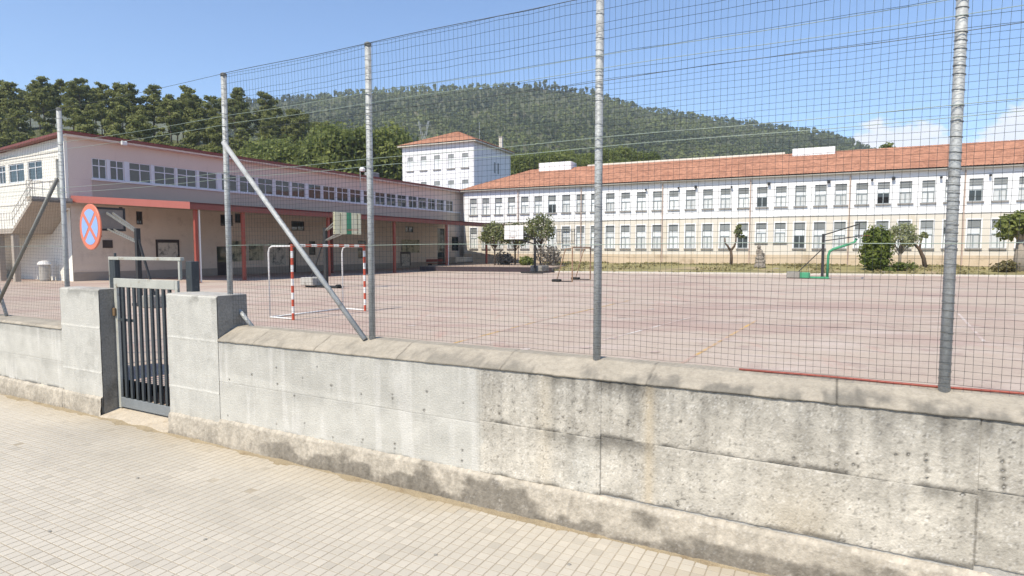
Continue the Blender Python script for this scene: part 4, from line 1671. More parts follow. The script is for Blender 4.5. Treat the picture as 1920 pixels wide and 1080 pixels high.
# ------------------------------------------------------------------ long white school building
FB_RZ = math.atan2(FB_E[1], FB_E[0])
B1 = thing('school_building', 'long two storey white school building with rows of windows and tiled roof', 'building', fb(0, 0, 0), FB_RZ)
T0, T1, DEPTH = -.15, 66.0, 12.0
Z_BASE, Z_FOOT, Z_BAND, Z_EAVE, Z_RIDGE = .3, 1.95, 5.66, 9.36, 12.35
PITCH_W = 1.682
wins = []
for i in range(39):
    tc_ = 1.20 + PITCH_W * i
    wins.append((tc_, 'up', i))
    wins.append((tc_, 'low', i))
HALF = .47
open_up, open_low = [], []
for tc_, kd_, i in wins:
    if kd_ == 'up':
        open_up.append((tc_ - HALF, tc_ + HALF, 6.58, 8.50))
    else:
        zs0 = 3.16 if i in (19, 20) else 2.58
        open_low.append((tc_ - HALF, tc_ + HALF, zs0, 5.02))
b = MB(); facade(b, T0, T1, Z_BAND + .06, Z_EAVE, open_up, .24); b.build('upper_wall', M['wall_white'], B1)
b = MB(); facade(b, T0, T1, Z_FOOT, Z_BAND - .06, open_low, .24); b.build('lower_wall', M['wall_cream'], B1)
b = MB(); b.box(T0 - .05, T1, -.05, .3, Z_BASE, Z_FOOT - .002); b.build('wall_foot', M['wall_foot'], B1)
b = MB(); b.box(T0 - .05, T1, -.07, .3, Z_BAND - .06 + .002, Z_BAND + .058); b.build('string_course', M['wall_white'], B1)
b = MB()
b.face([(T0, 0, Z_BASE), (T0, 0, Z_EAVE), (T0, DEPTH, Z_EAVE), (T0, DEPTH, Z_BASE)])
b.face([(T1, 0, Z_BASE), (T1, DEPTH, Z_BASE), (T1, DEPTH, Z_EAVE), (T1, 0, Z_EAVE)])
b.face([(T0, DEPTH, Z_BASE), (T0, DEPTH, Z_EAVE), (T1, DEPTH, Z_EAVE), (T1, DEPTH, Z_BASE)])
b.build('end_wall', M['wall_white'], B1)
# architraves: raised pale surround with each window; the window's pieces are shared meshes


def win_meshes(h):
    """window local frame: x centre 0, y 0 wall face, z 0 sill top, opening height h"""
    r = {}
    sh = h * .255 if h > 2 else h * .27
    tz = h * .50
    m = MB()
    for a, b_, c, d in ((-.58, -.473, -.02, h + .10), (.473, .58, -.02, h + .10), (-.473, .473, h + .003, h + .10)):
        m.box(a, b_, -.035, -.002, c, d)
    r['surround'] = m.mesh('surround', M['wall_white'])
    m = MB()
    m.box(-.468, -.425, .10, .15, .002, h - sh)
    m.box(.425, .468, .10, .15, .002, h - sh)
    m.box(-.425, .425, .10, .15, .002, .05)
    m.box(-.425, .425, .095, .15, tz - .05, tz + .03)
    m.box(-.035, .035, .098, .15, .05, tz - .05)
    m.box(-.425, .425, .10, .15, h - sh - .04, h - sh)
    r['frame'] = m.mesh('frame', M['frame_grey'])
    m = MB()
    n_ = 7
    for k_ in range(n_):
        z0 = h - sh + sh * k_ / n_
        m.box(-.468, .468, .055 + .006 * (k_ % 2), .09, z0, z0 + sh / n_ - .012)
    m.box(-.468, .468, .075, .10, h - sh, h - .002)
    r['shutter'] = m.mesh('shutter', M['shutter'])
    m = MB()
    m.box(-.425, .425, .152, .158, .03, h - sh - .04)
    r['glass'] = m.mesh('glass', M['glass'])
    m = MB()
    m.box(-.425, .425, .128, .135, tz + .03, h - sh - .04)
    r['blind'] = m.mesh('blind', M['blind'])
    m = MB()
    for sx in (-1, 1):
        m.box(sx * .05, sx * .40, .140, .146, .05, tz - .06)
    r['curtain'] = m.mesh('curtain', M['curtain'])
    m = MB()
    m.box(-.60, .60, -.13, .10, -.12, -.004)
    r['sill'] = m.mesh('sill', M['stone_sill'])
    return r


WM = {1.92: win_meshes(1.92), 2.44: win_meshes(2.44), 1.86: win_meshes(1.86)}
OPEN_UP = 25
rw = random.Random(3)
for tc_, kd_, i in wins:
    zs = 6.58 if kd_ == 'up' else (3.16 if i in (19, 20) else 2.58)
    h = 1.92 if kd_ == 'up' else (1.86 if i in (19, 20) else 2.44)
    W_ = WM[h]
    fr = link('window', W_['frame'], B1)
    fr.location = (tc_, 0, zs)
    for nm in ('surround', 'shutter', 'glass', 'blind', 'curtain', 'sill'):
        if nm == 'curtain' and ((kd_ == 'up' and i == OPEN_UP) or rw.random() < .05):
            continue
        if nm == 'blind' and rw.random() < .04:
            continue
        link(nm, W_[nm], fr)
    if kd_ == 'up' and i == OPEN_UP:
        fr['label'] = 'upper window with its lower panes open and dark'
        d_ = MB(); d_.box(-.42, -.04, .08, .15, .08, .60); d_.box(.04, .42, .08, .15, .08, .60); d_.build('open_pane', M['dark_void'], fr)
# dark rooms behind the glass
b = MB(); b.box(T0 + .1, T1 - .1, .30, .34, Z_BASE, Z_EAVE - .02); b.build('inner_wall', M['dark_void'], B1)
# downpipes and wall lamps
for t_ in (7.1, 14.75, 23.6, 32.1, 40.6, 49.2, 58.0):
    b = MB()
    b.tube([(t_, -.10, Z_EAVE - .1), (t_, -.10, Z_BASE + .2)], .055, 8)
    b.build('downpipe', M['pipe'], B1)
for px, py in [(1212, 356), (1273, 353), (1305, 351), (1372, 351), (1442, 345), (1554, 341), (1635, 338), (1675, 335), (1764, 333), (1856, 329)]:
    P = on_plane(px, py, FB_O, FB_N)
    t_ = float(np.dot(P - FB_O, FB_E))
    big = px in (1305, 1442, 1554, 1675)
    s_ = 1.0 if big else .7
    b = MB()
    b.box(t_ - .13 * s_, t_ + .13 * s_, -.30, -.12, P[2] - .14 * s_, P[2] + .14 * s_, bev=.03)
    b.bar((t_, -.14, P[2]), (t_, .02, P[2] + .05), .05, .05)
    b.build('wall_lamp', M['black_steel'], B1)
# roof with hipped end, eaves slab, ridge
OV = .42
b = MB()
b.box(T0 - OV, T1, -OV, DEPTH + OV, Z_EAVE + .002, Z_EAVE + .13)
b.build('eaves_slab', M['band_grey'], B1)
ze = Z_EAVE + .14
tiled_slope('roof', B1, (T0 - OV - .05, -OV - .05, ze), (T1, -OV - .05, ze), (T1, DEPTH / 2, Z_RIDGE), (T0 + 6.4, DEPTH / 2, Z_RIDGE))
tiled_slope('roof', B1, (T0 - OV - .05, DEPTH + OV, ze), (T0 - OV - .05, -OV - .05, ze), (T0 + 6.4, DEPTH / 2 - .02, Z_RIDGE), (T0 + 6.4, DEPTH / 2 + .02, Z_RIDGE))
tiled_slope('roof', B1, (T1, DEPTH + OV, ze), (T0 - OV - .05, DEPTH + OV, ze), (T0 + 6.4, DEPTH / 2, Z_RIDGE), (T1, DEPTH / 2, Z_RIDGE), wave=.6)
b = MB(); b.box(13.5, 35, DEPTH / 2 - .16, DEPTH / 2 + .16, Z_RIDGE - .02, Z_RIDGE + .22, bev=.05); b.build('ridge_capping', M['wall_cream'], B1)
for (pxa, pxb, pyt), lb in (((1016, 1076, 308), None), ((1486, 1565, 282), None)):
    o_ = fb(0, DEPTH / 2, 0)
    A, B_ = on_plane(pxa, pyt, o_, FB_N), on_plane(pxb, pyt, o_, FB_N)
    ta, tb_ = np.dot(A - FB_O, FB_E), np.dot(B_ - FB_O, FB_E)
    b = MB(); b.box(ta, tb_, DEPTH / 2 - 1.0, DEPTH / 2 + 1.0, Z_RIDGE - .7, max(A[2], B_[2]), bev=.04)
    b.build('roof_lantern', M['wall_white'], B1)
# leaning iron grilles and brackets at two lower windows by the little trees
def grille(t0, t1, z0, z1_):
    b = MB()
    for z in (z0, z1_):
        b.bar((t0, -.16, z), (t1, -.16, z), .04, .04)
    n_ = int((t1 - t0) / .28)
    for k_ in range(n_ + 1):
        x = t0 + (t1 - t0) * k_ / n_
        b.bar((x, -.16, z0), (x, -.16, z1_), .03, .03)
    for x in (t0, t1):
        b.bar((x, -.16, z1_), (x, 0, z1_), .04, .04)
    o = b.build('window_grille', M['black_steel'], B1)


grille(11.9, 14.0, 3.3, 4.7)

# ------------------------------------------------------------------ white tower block
TW = thing('tower_block', 'square white tower block with hipped tiled roof behind the arcade', 'building', (-5.35, 85.0, 0), FB_RZ)
TWW, TWD = 12.15, 12.0       # local x from -TWW to 0 (front), y back
ZT = 17.55
wz = [(2.0, 3.7), (5.7, 7.4), (9.4, 11.1), (13.2, 15.05)]
tops = []
for rr_ in range(4):
    base = 14.05 - 3.72 * (3 - rr_)
    for k_ in range(5):
        x = -TWW + 1.40 + 2.33 * k_
        tops.append((x - .5, x + .5, base, base + 2.0))
b = MB()
facade(b, -TWW, 0, 0, ZT, tops, .22)
b.build('front_wall', M['tower_white'], TW)
sd = [(3.2 + k_ * .0, 3.6 + k_ * .0, 14.3, 15.9) for k_ in range(1)]
b = MB()
b.box(-TWW, -.001, .8, TWD, 0, ZT)
b.face([(0, 0, 0), (0, TWD, 0), (0, TWD, ZT), (0, 0, ZT)])
b.face([(-TWW, 0, ZT), (-TWW, TWD, ZT), (-TWW, TWD, 0), (-TWW, 0, 0)])
b.build('side_wall', M['tower_white'], TW)
tw_f = MB()
tw_f.box(-.5, -.44, .08, .14, 0, 2.0); tw_f.box(.44, .5, .08, .14, 0, 2.0); tw_f.box(-.44, .44, .08, .14, 0, .06); tw_f.box(-.04, .04, .08, .14, .06, 1.5)
tw_f = tw_f.mesh('frame', M['frame_white'])
tw_s = MB().box(-.5, .5, .06, .12, 1.50, 1.998).mesh('shutter', M['shutter'])
tw_b = MB().box(-.44, .44, .10, .13, .06, 1.50).mesh('blind', M['blind'])
tw_l = MB().box(-.66, .66, -.12, .1, -.16, -.005).mesh('sill', M['stone_sill'])
for a, b_, c, d in tops:
    if c < 8:
        continue
    fr = link('window', tw_f, TW)
    fr.location = ((a + b_) / 2, 0, c)
    for nm, me_ in (('shutter', tw_s), ('blind', tw_b), ('sill', tw_l)):
        link(nm, me_, fr)
for yy in (6.2, 7.4):
    b = MB(); b.box(.003, .05, yy, yy + .45, 13.9, 15.5); b.build('side_window', M['shutter'], TW)
b = MB(); b.box(.003, .05, 6.6, 7.1, 10.4, 11.6); b.build('side_window', M['shutter'], TW)
b = MB(); b.box(-TWW - .55, .55, -.55, TWD + .55, ZT + .002, ZT + .16); b.build('eaves_slab', M['wall_cream'], TW)
ez = ZT + .17
A_, B_, C_, D_ = (-TWW - .6, -.6, ez), (.6, -.6, ez), (.6, TWD + .6, ez), (-TWW - .6, TWD + .6, ez)
ap = (-TWW / 2, TWD / 2, ZT + 2.9)
e_ = .03
tiled_slope('roof', TW, A_, B_, (ap[0] + e_, ap[1], ap[2]), (ap[0] - e_, ap[1], ap[2]))
tiled_slope('roof', TW, B_, C_, (ap[0], ap[1] + e_, ap[2]), (ap[0], ap[1] - e_, ap[2]))
tiled_slope('roof', TW, C_, D_, (ap[0] - e_, ap[1], ap[2]), (ap[0] + e_, ap[1], ap[2]), wave=.6)
tiled_slope('roof', TW, D_, A_, (ap[0], ap[1] - e_, ap[2]), (ap[0], ap[1] + e_, ap[2]))
b = MB(); b.box(-.55, -.05, TWD - 3.0, TWD - 2.5, ZT, ZT + 2.15, bev=.03); b.box(-.62, .02, TWD - 3.07, TWD - 2.43, ZT + 2.152, ZT + 2.25); b.build('chimney', M['wall_cream'], TW)

# ------------------------------------------------------------------ arcade building with canopy
LN = np.array([-27.2, 37.0, 0.0])
LB_RZ = math.atan2(LB_D[1], LB_D[0])
D3, M3 = np.array([*LB_D, 0]), np.array([*LB_M, 0])
B2 = thing('arcade_building', 'low mauve school wing with a red columned arcade beside the court', 'building', (LN[0], LN[1], 0), LB_RZ)
LL = 43.2


def lb(x, y, w=0.0):
    """photo point on the facade plane moved w towards the court -> local (u, z)"""
    P = on_plane(x, y, LN + M3 * w, M3)
    return float(np.dot(P - LN, D3)), float(P[2])


ZE = 9.40
WZ0, WZ1 = 6.97, 8.26
wins2 = [(1.33, 2.18), (2.38, 3.25), (3.56, 4.98), (5.20, 6.67), (6.82, 8.25), (8.45, 9.87), (10.25, 11.58)]
x = 11.80
while x < 41:
    k_ = len(wins2)
    wdt = 1.44
    wins2.append((x, x + wdt))
    x += 1.672 + (.14 if (k_ % 4) == 2 else 0)
wins2 = [w for w in wins2 if w[1] < 41.2] + [(41.05, 41.95)] if wins2[-1][1] < 41 else [w for w in wins2 if w[1] < 41.9]
ops2 = [(a, b_, WZ0, WZ1) for a, b_ in wins2]
b = MB(); facade(b, 0, LL, WZ0 - .12, ZE, ops2, .20); b.build('upper_wall', M['wall_pink'], B2)
b = MB(); b.box(1.30, LL - 1.2, -.03, .2, 5.30, WZ0 - .122); b.build('spandrel_band', M['wall_taupe'], B2)
b = MB(); b.box(0, 1.298, -.0, .2, 5.3, WZ0 - .122); b.build('corner_pier', M['wall_pink'], B2)
b = MB(); b.box(LL - 1.198, LL, 0, .2, 5.3, WZ0 - .122); b.build('corner_pier', M['wall_pink'], B2)
b = MB(); b.box(1.25, LL - 1.15, -.10, .18, WZ0 - .12, WZ0 - .005); b.build('window_ledge', M['frame_white'], B2)
for a, b_ in wins2:
    w = b_ - a
    m = MB()
    t_ = .055
    tz = .82
    H_ = WZ1 - WZ0
    m.box(0, t_, .03, .10, 0, H_); m.box(w - t_, w, .03, .10, 0, H_); m.box(t_, w - t_, .03, .10, 0, t_); m.box(t_, w - t_, .03, .10, H_ - t_, H_)
    m.box(t_, w - t_, .032, .10, tz - .03, tz + .03)
    m.box(w / 2 - .035, w / 2 + .035, .028, .10, t_, tz - .03); m.box(w / 2 - .025, w / 2 + .025, .031, .10, tz + .03, H_ - t_)
    fr = m.build('window', M['frame_white'], B2)
    fr.location = (a, 0, WZ0)
    for (p, q, r_, s_) in ((t_, w / 2 - .035, t_, tz - .03), (w / 2 + .035, w - t_, t_, tz - .03), (t_, w / 2 - .025, tz + .03, H_ - t_), (w / 2 + .025, w - t_, tz + .03, H_ - t_)):
        g_ = MB(); g_.box(p, q, .060, .068, r_, s_)
        g_.build('pane', M['glass'], fr)
for k_ in range(1, len(wins2)):
    a, b_ = wins2[k_ - 1][1], wins2[k_][0]
    m = MB(); m.box(a + .01, b_ - .01, -.02, -.002, WZ0, WZ1); m.build('window_pier', M['frame_white'], B2)
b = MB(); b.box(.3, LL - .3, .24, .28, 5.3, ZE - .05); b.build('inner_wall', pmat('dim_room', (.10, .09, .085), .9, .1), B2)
# gable end (lit), length running back from the street corner
GL = 16.0
gw = []
for (pa, pb, pt, pbm) in [(-30, -8, 302, 344), (-3, 10, 302, 343), (16, 45, 307, 341), (52, 79, 302, 337)]:
    pts_ = []
    for px in (pa, pb):
        P = on_plane(px, 320, LN, -D3)
        pts_.append(float(np.dot(P - LN, -M3)))
    gw.append((min(pts_), max(pts_), 6.95, 8.2))


def gb(px, py, w=0.0):
    """photo point on the gable plane moved w out -> (distance back from the corner, z)"""
    P = on_plane(px, py, LN - D3 * w, D3)
    return float(np.dot(P - LN, -M3)), float(P[2])


b = MB()
door_g = (gb(118, 320)[0], gb(105, 320)[0])
dz1 = gb(112, 297)[1]
fac = MB()
facade(fac, -GL, -.001, .1, 8.75, [(-q, -p, r_, s_) for p, q, r_, s_ in gw] + [(-door_g[1], -door_g[0], 5.62, 8.1)], .22)
# rotate the facade from local x-along / y-in to the gable: local (x,y,z)->(building y = -x, building x = y)
fac.v = [(v[1], -v[0], v[2]) for v in fac.v]
fac.face([(0, GL, 8.75), (0, 0, 8.75), (0, 0, ZE), (0, GL, ZE - .6)])
fac.build('gable_wall', M['gable_white'], B2)
for p, q, r_, s_ in gw:
    m = MB()
    w = q - p
    m.box(.04, .10, p, p + .07, r_, s_); m.box(.04, .10, q - .07, q, r_, s_); m.box(.04, .10, p + .07, q - .07, r_, r_ + .07); m.box(.04, .10, p + .07, q - .07, s_ - .07, s_)
    m.box(.038, .10, p + .07, q - .07, r_ + .80, r_ + .86); m.box(.036, .10, (p + q) / 2 - .03, (p + q) / 2 + .03, r_ + .07, s_ - .07)
    fr = m.build('window', M['frame_white'], B2)
    for c_, d_ in ((p + .07, (p + q) / 2 - .03), ((p + q) / 2 + .03, q - .07)):
        for e1_, f1_ in ((r_ + .07, r_ + .80), (r_ + .86, s_ - .07)):
            g_ = MB(); g_.box(.07, .08, c_, d_, e1_, f1_); g_.build('pane', M['glass'], fr)
m = MB(); m.box(.10, .14, door_g[0], door_g[1], 5.62, 8.1); m.build('door', M['shutter'], B2)
for z in (8.55, 5.45, 6.80):
    m = MB(); m.box(-.05, -.002, .35, GL, z, z + .09); m.build('string_course', M['gable_white'], B2)
m = MB(); m.box(-.16, -.002, .02, .34, 4.9, ZE - .02); m.build('corner_fin', M['gable_white'], B2)
# side block closing the back
m = MB(); m.box(.35, LL - .01, 6.0, GL, 0, 8.6); m.build('rear_block', M['wall_pink'], B2)
# flat sloping roof with red edge and pale gutter
def slab(mb, pts, th):
    top = [tuple(p) for p in pts]
    bot = [(p[0], p[1], p[2] - th) for p in pts]
    mb.face(top)
    mb.face(bot[::-1])
    n_ = len(pts)
    for i in range(n_):
        j = (i + 1) % n_
        mb.face([bot[i], bot[j], top[j], top[i]])


m = MB()
slab(m, [(-.45, -.62, ZE + .20), (LL, -.62, ZE + .20), (LL, GL, ZE - .45), (-.45, GL, ZE - .45)], .14)
m.build('roof', M['coral'], B2)
m = MB()
slab(m, [(-.30, -.50, ZE + .055), (LL - .05, -.50, ZE + .055), (LL - .05, -.002, ZE + .03), (-.30, -.002, ZE + .03)], .10)
m.build('gutter', M['white_paint'], B2)
m = MB()
for i in range(int(LL / .5)):
    m.box(i * .5, i * .5 + .46, -.60, GL * .3, ZE + .2 - .0, ZE + .24)
tag(m.build('roof_ribs', M['maroon'], B2), kind='stuff')
# eave lamp, roof lamp on pole, small roof box
m = MB(); u_, z_ = lb(231, 269, .6); m.box(u_ - .18, u_ + .18, -.78, -.62, z_ - .14, z_ + .14, bev=.04); m.build('eave_lamp', M['white_paint'], B2)
u_, z_ = lb(669, 345, .2)
m = MB(); m.tube([(u_, -.66, z_ - .4), (u_, -.66, z_ + 1.25)], .05, 8); m.build('lamp_pole', M['galv'], B2)
m = MB(); m.lathe([(.05, z_ + 1.15), (.26, z_ + 1.2), (.30, z_ + 1.42), (.16, z_ + 1.6)], u_ + .3, -.66, 12); m.build('roof_lamp', M['white_paint'], B2)
u_, z_ = lb(721, 338, 0)
m = MB(); m.box(u_ - .6, u_ + .6, 1.2, 2.2, ZE + .1, ZE + 1.0, bev=.05); m.build('roof_vent', M['shutter'], B2)

# ground floor wall under the canopy: openings read from the photograph
gf_items = [((203, 390), (216, 434), 'window'), ((223, 388), (232, 434), 'window'), ((255, 396), (268, 421), 'window'), ((413, 402), (437, 424), 'window'),
            ((546, 414), (571, 433), 'window'), ((671, 451), (686, 484), 'window'), ((847, 444), (860, 470), 'window'), ((820, 428), (834, 491), 'door'),
            ((406, 462), (430, 520), 'door'), ((541, 455), (556, 512), 'door'), ((872, 440), (886, 492), 'door'), ((579, 452), (592, 478), 'window'),
            ((440, 400), (452, 418), 'window'), ((760, 424), (775, 436), 'window')]
ops3, its = [], []
for (ax, ay), (bx, by), kd_ in gf_items:
    ua, za = lb(ax, ay)
    ub, zb_ = lb(bx, by)
    z0 = COURT_Z if kd_ == 'door' else zb_
    ops3.append((ua, ub, z0, za))
    its.append((ua, ub, z0, za, kd_))
b = MB(); facade(b, .02, LL, .1, 5.298, ops3, .18); b.build('lower_wall', M['wall_beige'], B2)
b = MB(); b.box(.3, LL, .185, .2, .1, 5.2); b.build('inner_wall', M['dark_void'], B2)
for ua, ub, z0, z1_, kd_ in its:
    m = MB()
    f_ = .07
    m.box(ua, ua + f_, .04, .10, z0, z1_); m.box(ub - f_, ub, .04, .10, z0, z1_); m.box(ua + f_, ub - f_, .04, .10, z1_ - f_, z1_)
    if kd_ == 'door':
        m.box(ua + f_, ub - f_, .05, .09, z0, z0 + 1.0)
        fr = m.build('door', M['tiles_dark'], B2)
        g_ = MB(); g_.box(ua + f_, ub - f_, .06, .075, z0 + 1.0, z1_ - f_); g_.build('pane', M['glass'], fr)
    else:
        m.box(ua + f_, ub - f_, .04, .10, z0, z0 + f_)
        m.box((ua + ub) / 2 - .03, (ua + ub) / 2 + .03, .042, .10, z0 + f_, z1_ - f_)
        fr = m.build('window', M['tiles_dark'], B2)
        for a_, b_ in ((ua + f_, (ua + ub) / 2 - .03), ((ua + ub) / 2 + .03, ub - f_)):
            g_ = MB(); g_.box(a_, b_, .06, .075, z0 + f_, z1_ - f_); g_.build('pane', M['glass'], fr)
# noticeboard and painted murals on the wall
for (ax, ay), (bx, by), mt_, nm in [((295, 455), (333, 482), 'poster', 'noticeboard'), ((192, 450), (211, 465), 'tiles_dark', 'vent_panel'), ((433, 452), (462, 490), 'mural', 'mural'),
                                    ((466, 458), (494, 488), 'mural', 'mural'), ((752, 449), (786, 474), 'mural', 'mural'), ((752, 476), (768, 498), 'poster', 'noticeboard'), ((502, 455), (536, 496), 'poster', 'mural')]:
    ua, za = lb(ax, ay)
    ub, zb_ = lb(bx, by)
    m = MB()
    m.box(ua, ub, -.05, -.003, zb_, za)
    pn = m.build(nm, M[mt_], B2)
    if nm == 'noticeboard':
        m = MB()
        m.box(ua - .12, ub + .12, -.065, -.004, za + .002, za + .22); m.box(ua - .12, ua - .002, -.065, -.004, zb_, za); m.box(ub + .002, ub + .12, -.065, -.004, zb_, za)
        m.build('board_frame', M['tiles_dark'], pn)
# block courses: shallow horizontal ribs along the lower wall
b = MB()
z = 1.1
while z < 5.2:
    segs = []
    cuts = sorted((o[0], o[1]) for o in ops3 if o[2] < z + .03 and o[3] > z)
    x = .05
    for a, b_ in cuts:
        if a > x:
            segs.append((x, a))
        x = max(x, b_)
    segs.append((x, LL))
    for a, b_ in segs:
        if b_ - a > .05:
            b.box(a, b_, -.018, -.001, z, z + .022)
    z += .45
tag(b.build('block_courses', M['wall_beige'], B2), kind='stuff')
# dark skirting
b = MB()
x = .02
for a, b_ in sorted((o[0], o[1]) for o in ops3 if o[2] <= COURT_Z) + [(LL, LL)]:
    if a > x:
        b.box(x, a, -.03, -.002, COURT_Z - .02, COURT_Z + .55)
    x = max(x, b_)
b.build('skirting', pmat('grey_skirting', (.33, .285, .24), .9, .15), B2)

# canopy: lean-to roof from the facade down to the red front beam on columns
CW = 8.5
CZ0, CZ1 = 5.78, 5.22
u0c, u1c = 2.35, 39.0
th = .40
m = MB()
slab(m, [(.06, -.06, CZ0), (u0c, -CW, CZ1), (u1c, -CW, CZ1), (u1c, -.06, CZ0)], .10)
cn = m.build('canopy_roof', M['maroon'], B2)
m = MB()
m.face([(u0c, -CW, CZ1 - th), (u1c, -CW, CZ1 - th), (u1c, -CW, CZ1), (u0c, -CW, CZ1)])
m.face([(u0c, -CW + .12, CZ1 - th), (u0c, -CW + .12, CZ1 - .1), (u1c, -CW + .12, CZ1 - .1), (u1c, -CW + .12, CZ1 - th)])
m.face([(u0c, -CW, CZ1 - th), (u0c, -CW + .12, CZ1 - th), (u1c, -CW + .12, CZ1 - th), (u1c, -CW, CZ1 - th)])
m.face([(u1c, -CW, CZ1 - th), (u1c, -CW + .12, CZ1 - th), (u1c, -CW + .12, CZ1), (u1c, -CW, CZ1)])
m.build('front_fascia', M['coral'], B2)
m = MB()
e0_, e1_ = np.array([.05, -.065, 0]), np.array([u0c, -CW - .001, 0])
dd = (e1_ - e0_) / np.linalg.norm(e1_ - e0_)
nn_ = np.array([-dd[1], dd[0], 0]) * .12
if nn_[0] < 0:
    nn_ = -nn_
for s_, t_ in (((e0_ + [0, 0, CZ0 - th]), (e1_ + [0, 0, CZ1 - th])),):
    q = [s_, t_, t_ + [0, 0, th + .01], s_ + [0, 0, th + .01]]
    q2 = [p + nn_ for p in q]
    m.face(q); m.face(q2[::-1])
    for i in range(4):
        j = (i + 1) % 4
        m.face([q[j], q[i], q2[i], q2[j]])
m.build('end_fascia', pmat('sunlit_coral_fascia', (.38, .125, .10), .5, .08, 1, 30, .05), B2)  # lighter copy of the front beam's red, sunlight put into the colour
m = MB()
x = u0c + .8
while x < u1c:
    m.bar((x, -.1, CZ0 - .22), (x, -CW + .15, CZ1 - .22), .08, .20)
    x += 1.2
tag(m.build('canopy_joists', M['brown_red'], B2), kind='stuff')
cols = [2.85, 6.0, 13.1, 20.4, 27.9, 35.0]
col_me = MB()
col_me.box(-.09, .09, -.09, .09, COURT_Z - .02, CZ1 - th - .002)
col_me.box(-.18, .18, -.18, .18, COURT_Z - .02, COURT_Z + .03)
col_me = col_me.mesh('column', M['red_paint'])
for x in cols:
    o = link('column', col_me, B2)
    o.location = (x, -CW + .30, 0)
for x in (2.85, 27.9):
    m = MB(); m.tube([(x + .22, -CW + .28, COURT_Z), (x + .22, -CW + .28, CZ1 - th)], .05, 8); m.build('rainwater_pipe', M['white_paint'], B2)
for x in (17.2,):
    m = MB(); m.box(x - .1, x + .1, -4.3, -4.1, COURT_Z, CZ0 - .45); m.build('inner_post', M['brown_red'], B2)

# raised step at the far end of the arcade
P0, P1 = at_z(845, 508.5, .5), at_z(1035, 510.5, .5)
st_ = MB()
dv = (P1 - P0); dv /= np.linalg.norm(dv)
nv_ = np.array([-dv[1], dv[0], 0])
HZ = .93
q = [P0 - dv * 3, P1, P1 + nv_ * 14, P0 - dv * 3 + nv_ * 14]
q = [(p[0], p[1], HZ) for p in q]
slab(st_, q, .5)
tag(st_.build('terrace', pmat('terrace_concrete', (.36, .28, .22), .9, .2, 1, 20, .2), None), kind='structure')
rs = MB()
P0b = P0 - dv * 3
rs.bar((*(P0b - nv_ * .02)[:2], .70), (*(P1 - nv_ * .02)[:2], .70), .05, .44)
tag(rs.build('terrace_edge', pmat('dark_step_face', (.062, .045, .05), .8, .2), None), kind='structure')  # dark strip along the front face of the terrace

# external stair on the gable (own thing: bolted concrete stair)
M['stair'] = pmat('shaded_stair_concrete', (.40, .35, .29), .9, .15, 1, 20, .2)  # shade under the white stair is put into this darker tone
ST = thing('outside_stair', 'white concrete outside stair with thin railing against the sunlit gable wall', 'stair', (LN[0], LN[1], 0), LB_RZ)
# local frame as the arcade building: gable plane x=0, street side x<0, y back from the corner
sw = 2.1
ya, za = gb(135, 372, sw)
yb, zb_ = gb(60, 376, sw)
yc, zc = gb(22, 428, sw)
ztop = 5.58
y0_, y1_ = max(ya, .3), yb
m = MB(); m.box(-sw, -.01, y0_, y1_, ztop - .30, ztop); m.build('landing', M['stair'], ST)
zl = 3.75
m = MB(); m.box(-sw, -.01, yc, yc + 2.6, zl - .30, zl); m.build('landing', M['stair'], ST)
m = MB()
ns = 11
for i in range(ns):
    q0, q1 = i / ns, (i + 1) / ns
    yy0, yy1 = y1_ + (yc - y1_) * q0, y1_ + (yc - y1_) * q1
    zz = ztop - (ztop - zl) * q1
    m.box(-sw, -.01, yy0, yy1, zz - .02, zz + (ztop - zl) / ns)
    fl = zz - .22
m2 = MB()
for xx0, xx1 in ((-sw, -.01),):
    P4 = [(xx0, y1_, ztop - .30), (xx1, y1_, ztop - .30), (xx1, yc, zl - .30), (xx0, yc, zl - .30)]
    T4 = [(p[0], p[1], p[2] + .18) for p in P4]
    m2.face(P4); m2.face(T4[::-1])
    for i in range(4):
        j = (i + 1) % 4
        m2.face([P4[i], T4[i], T4[j], P4[j]])
m2.v += []
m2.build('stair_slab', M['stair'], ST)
tag(m.build('steps', M['gable_white'], ST), kind='stuff')
# second flight going on down behind
yd = yc + 2.6
m = MB()
for i in range(18):
    q0, q1 = i / 18, (i + 1) / 18
    zz = zl - (zl - COURT_Z) * q1
    m.box(-sw, -.01, yd + 5.0 * q0, yd + 5.0 * q1, max(zz - .35, COURT_Z - .1), zz)
tag(m.build('steps', M['gable_white'], ST), kind='stuff')
for yy in (yc + .3, yc + 2.3):
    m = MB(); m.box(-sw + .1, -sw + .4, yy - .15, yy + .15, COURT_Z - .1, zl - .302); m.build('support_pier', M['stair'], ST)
m = MB(); m.box(-sw + .1, -sw + .35, y0_ + .1, y0_ + .35, ztop - 1.2, ztop - .302)
m = MB()
hr = .95
def rail(p, q_):
    n_ = max(int((Vector(q_) - Vector(p)).length / .35), 2)
    for hz in (hr, hr * .55):
        m.tube([(p[0], p[1], p[2] + hz), (q_[0], q_[1], q_[2] + hz)], .022, 6)
    for i in range(n_ + 1):
        s_ = Vector(p).lerp(Vector(q_), i / n_)
        m.tube([tuple(s_), (s_.x, s_.y, s_.z + hr)], .014, 5)


rail((-sw + .05, y0_ + .05, ztop), (-sw + .05, y1_, ztop))
rail((-sw + .05, y1_, ztop), (-sw + .05, yc, zl))
rail((-sw + .05, yc, zl), (-sw + .05, yd, zl))
rail((-sw + .05, yd, zl), (-sw + .05, yd + 5, COURT_Z))
rail((-sw + .05, y0_ + .05, ztop), (-.05, y0_ + .05, ztop))
tag(m.build('railing', pmat('pale_railing', (.52, .50, .45), .6, .1), ST), kind='stuff')
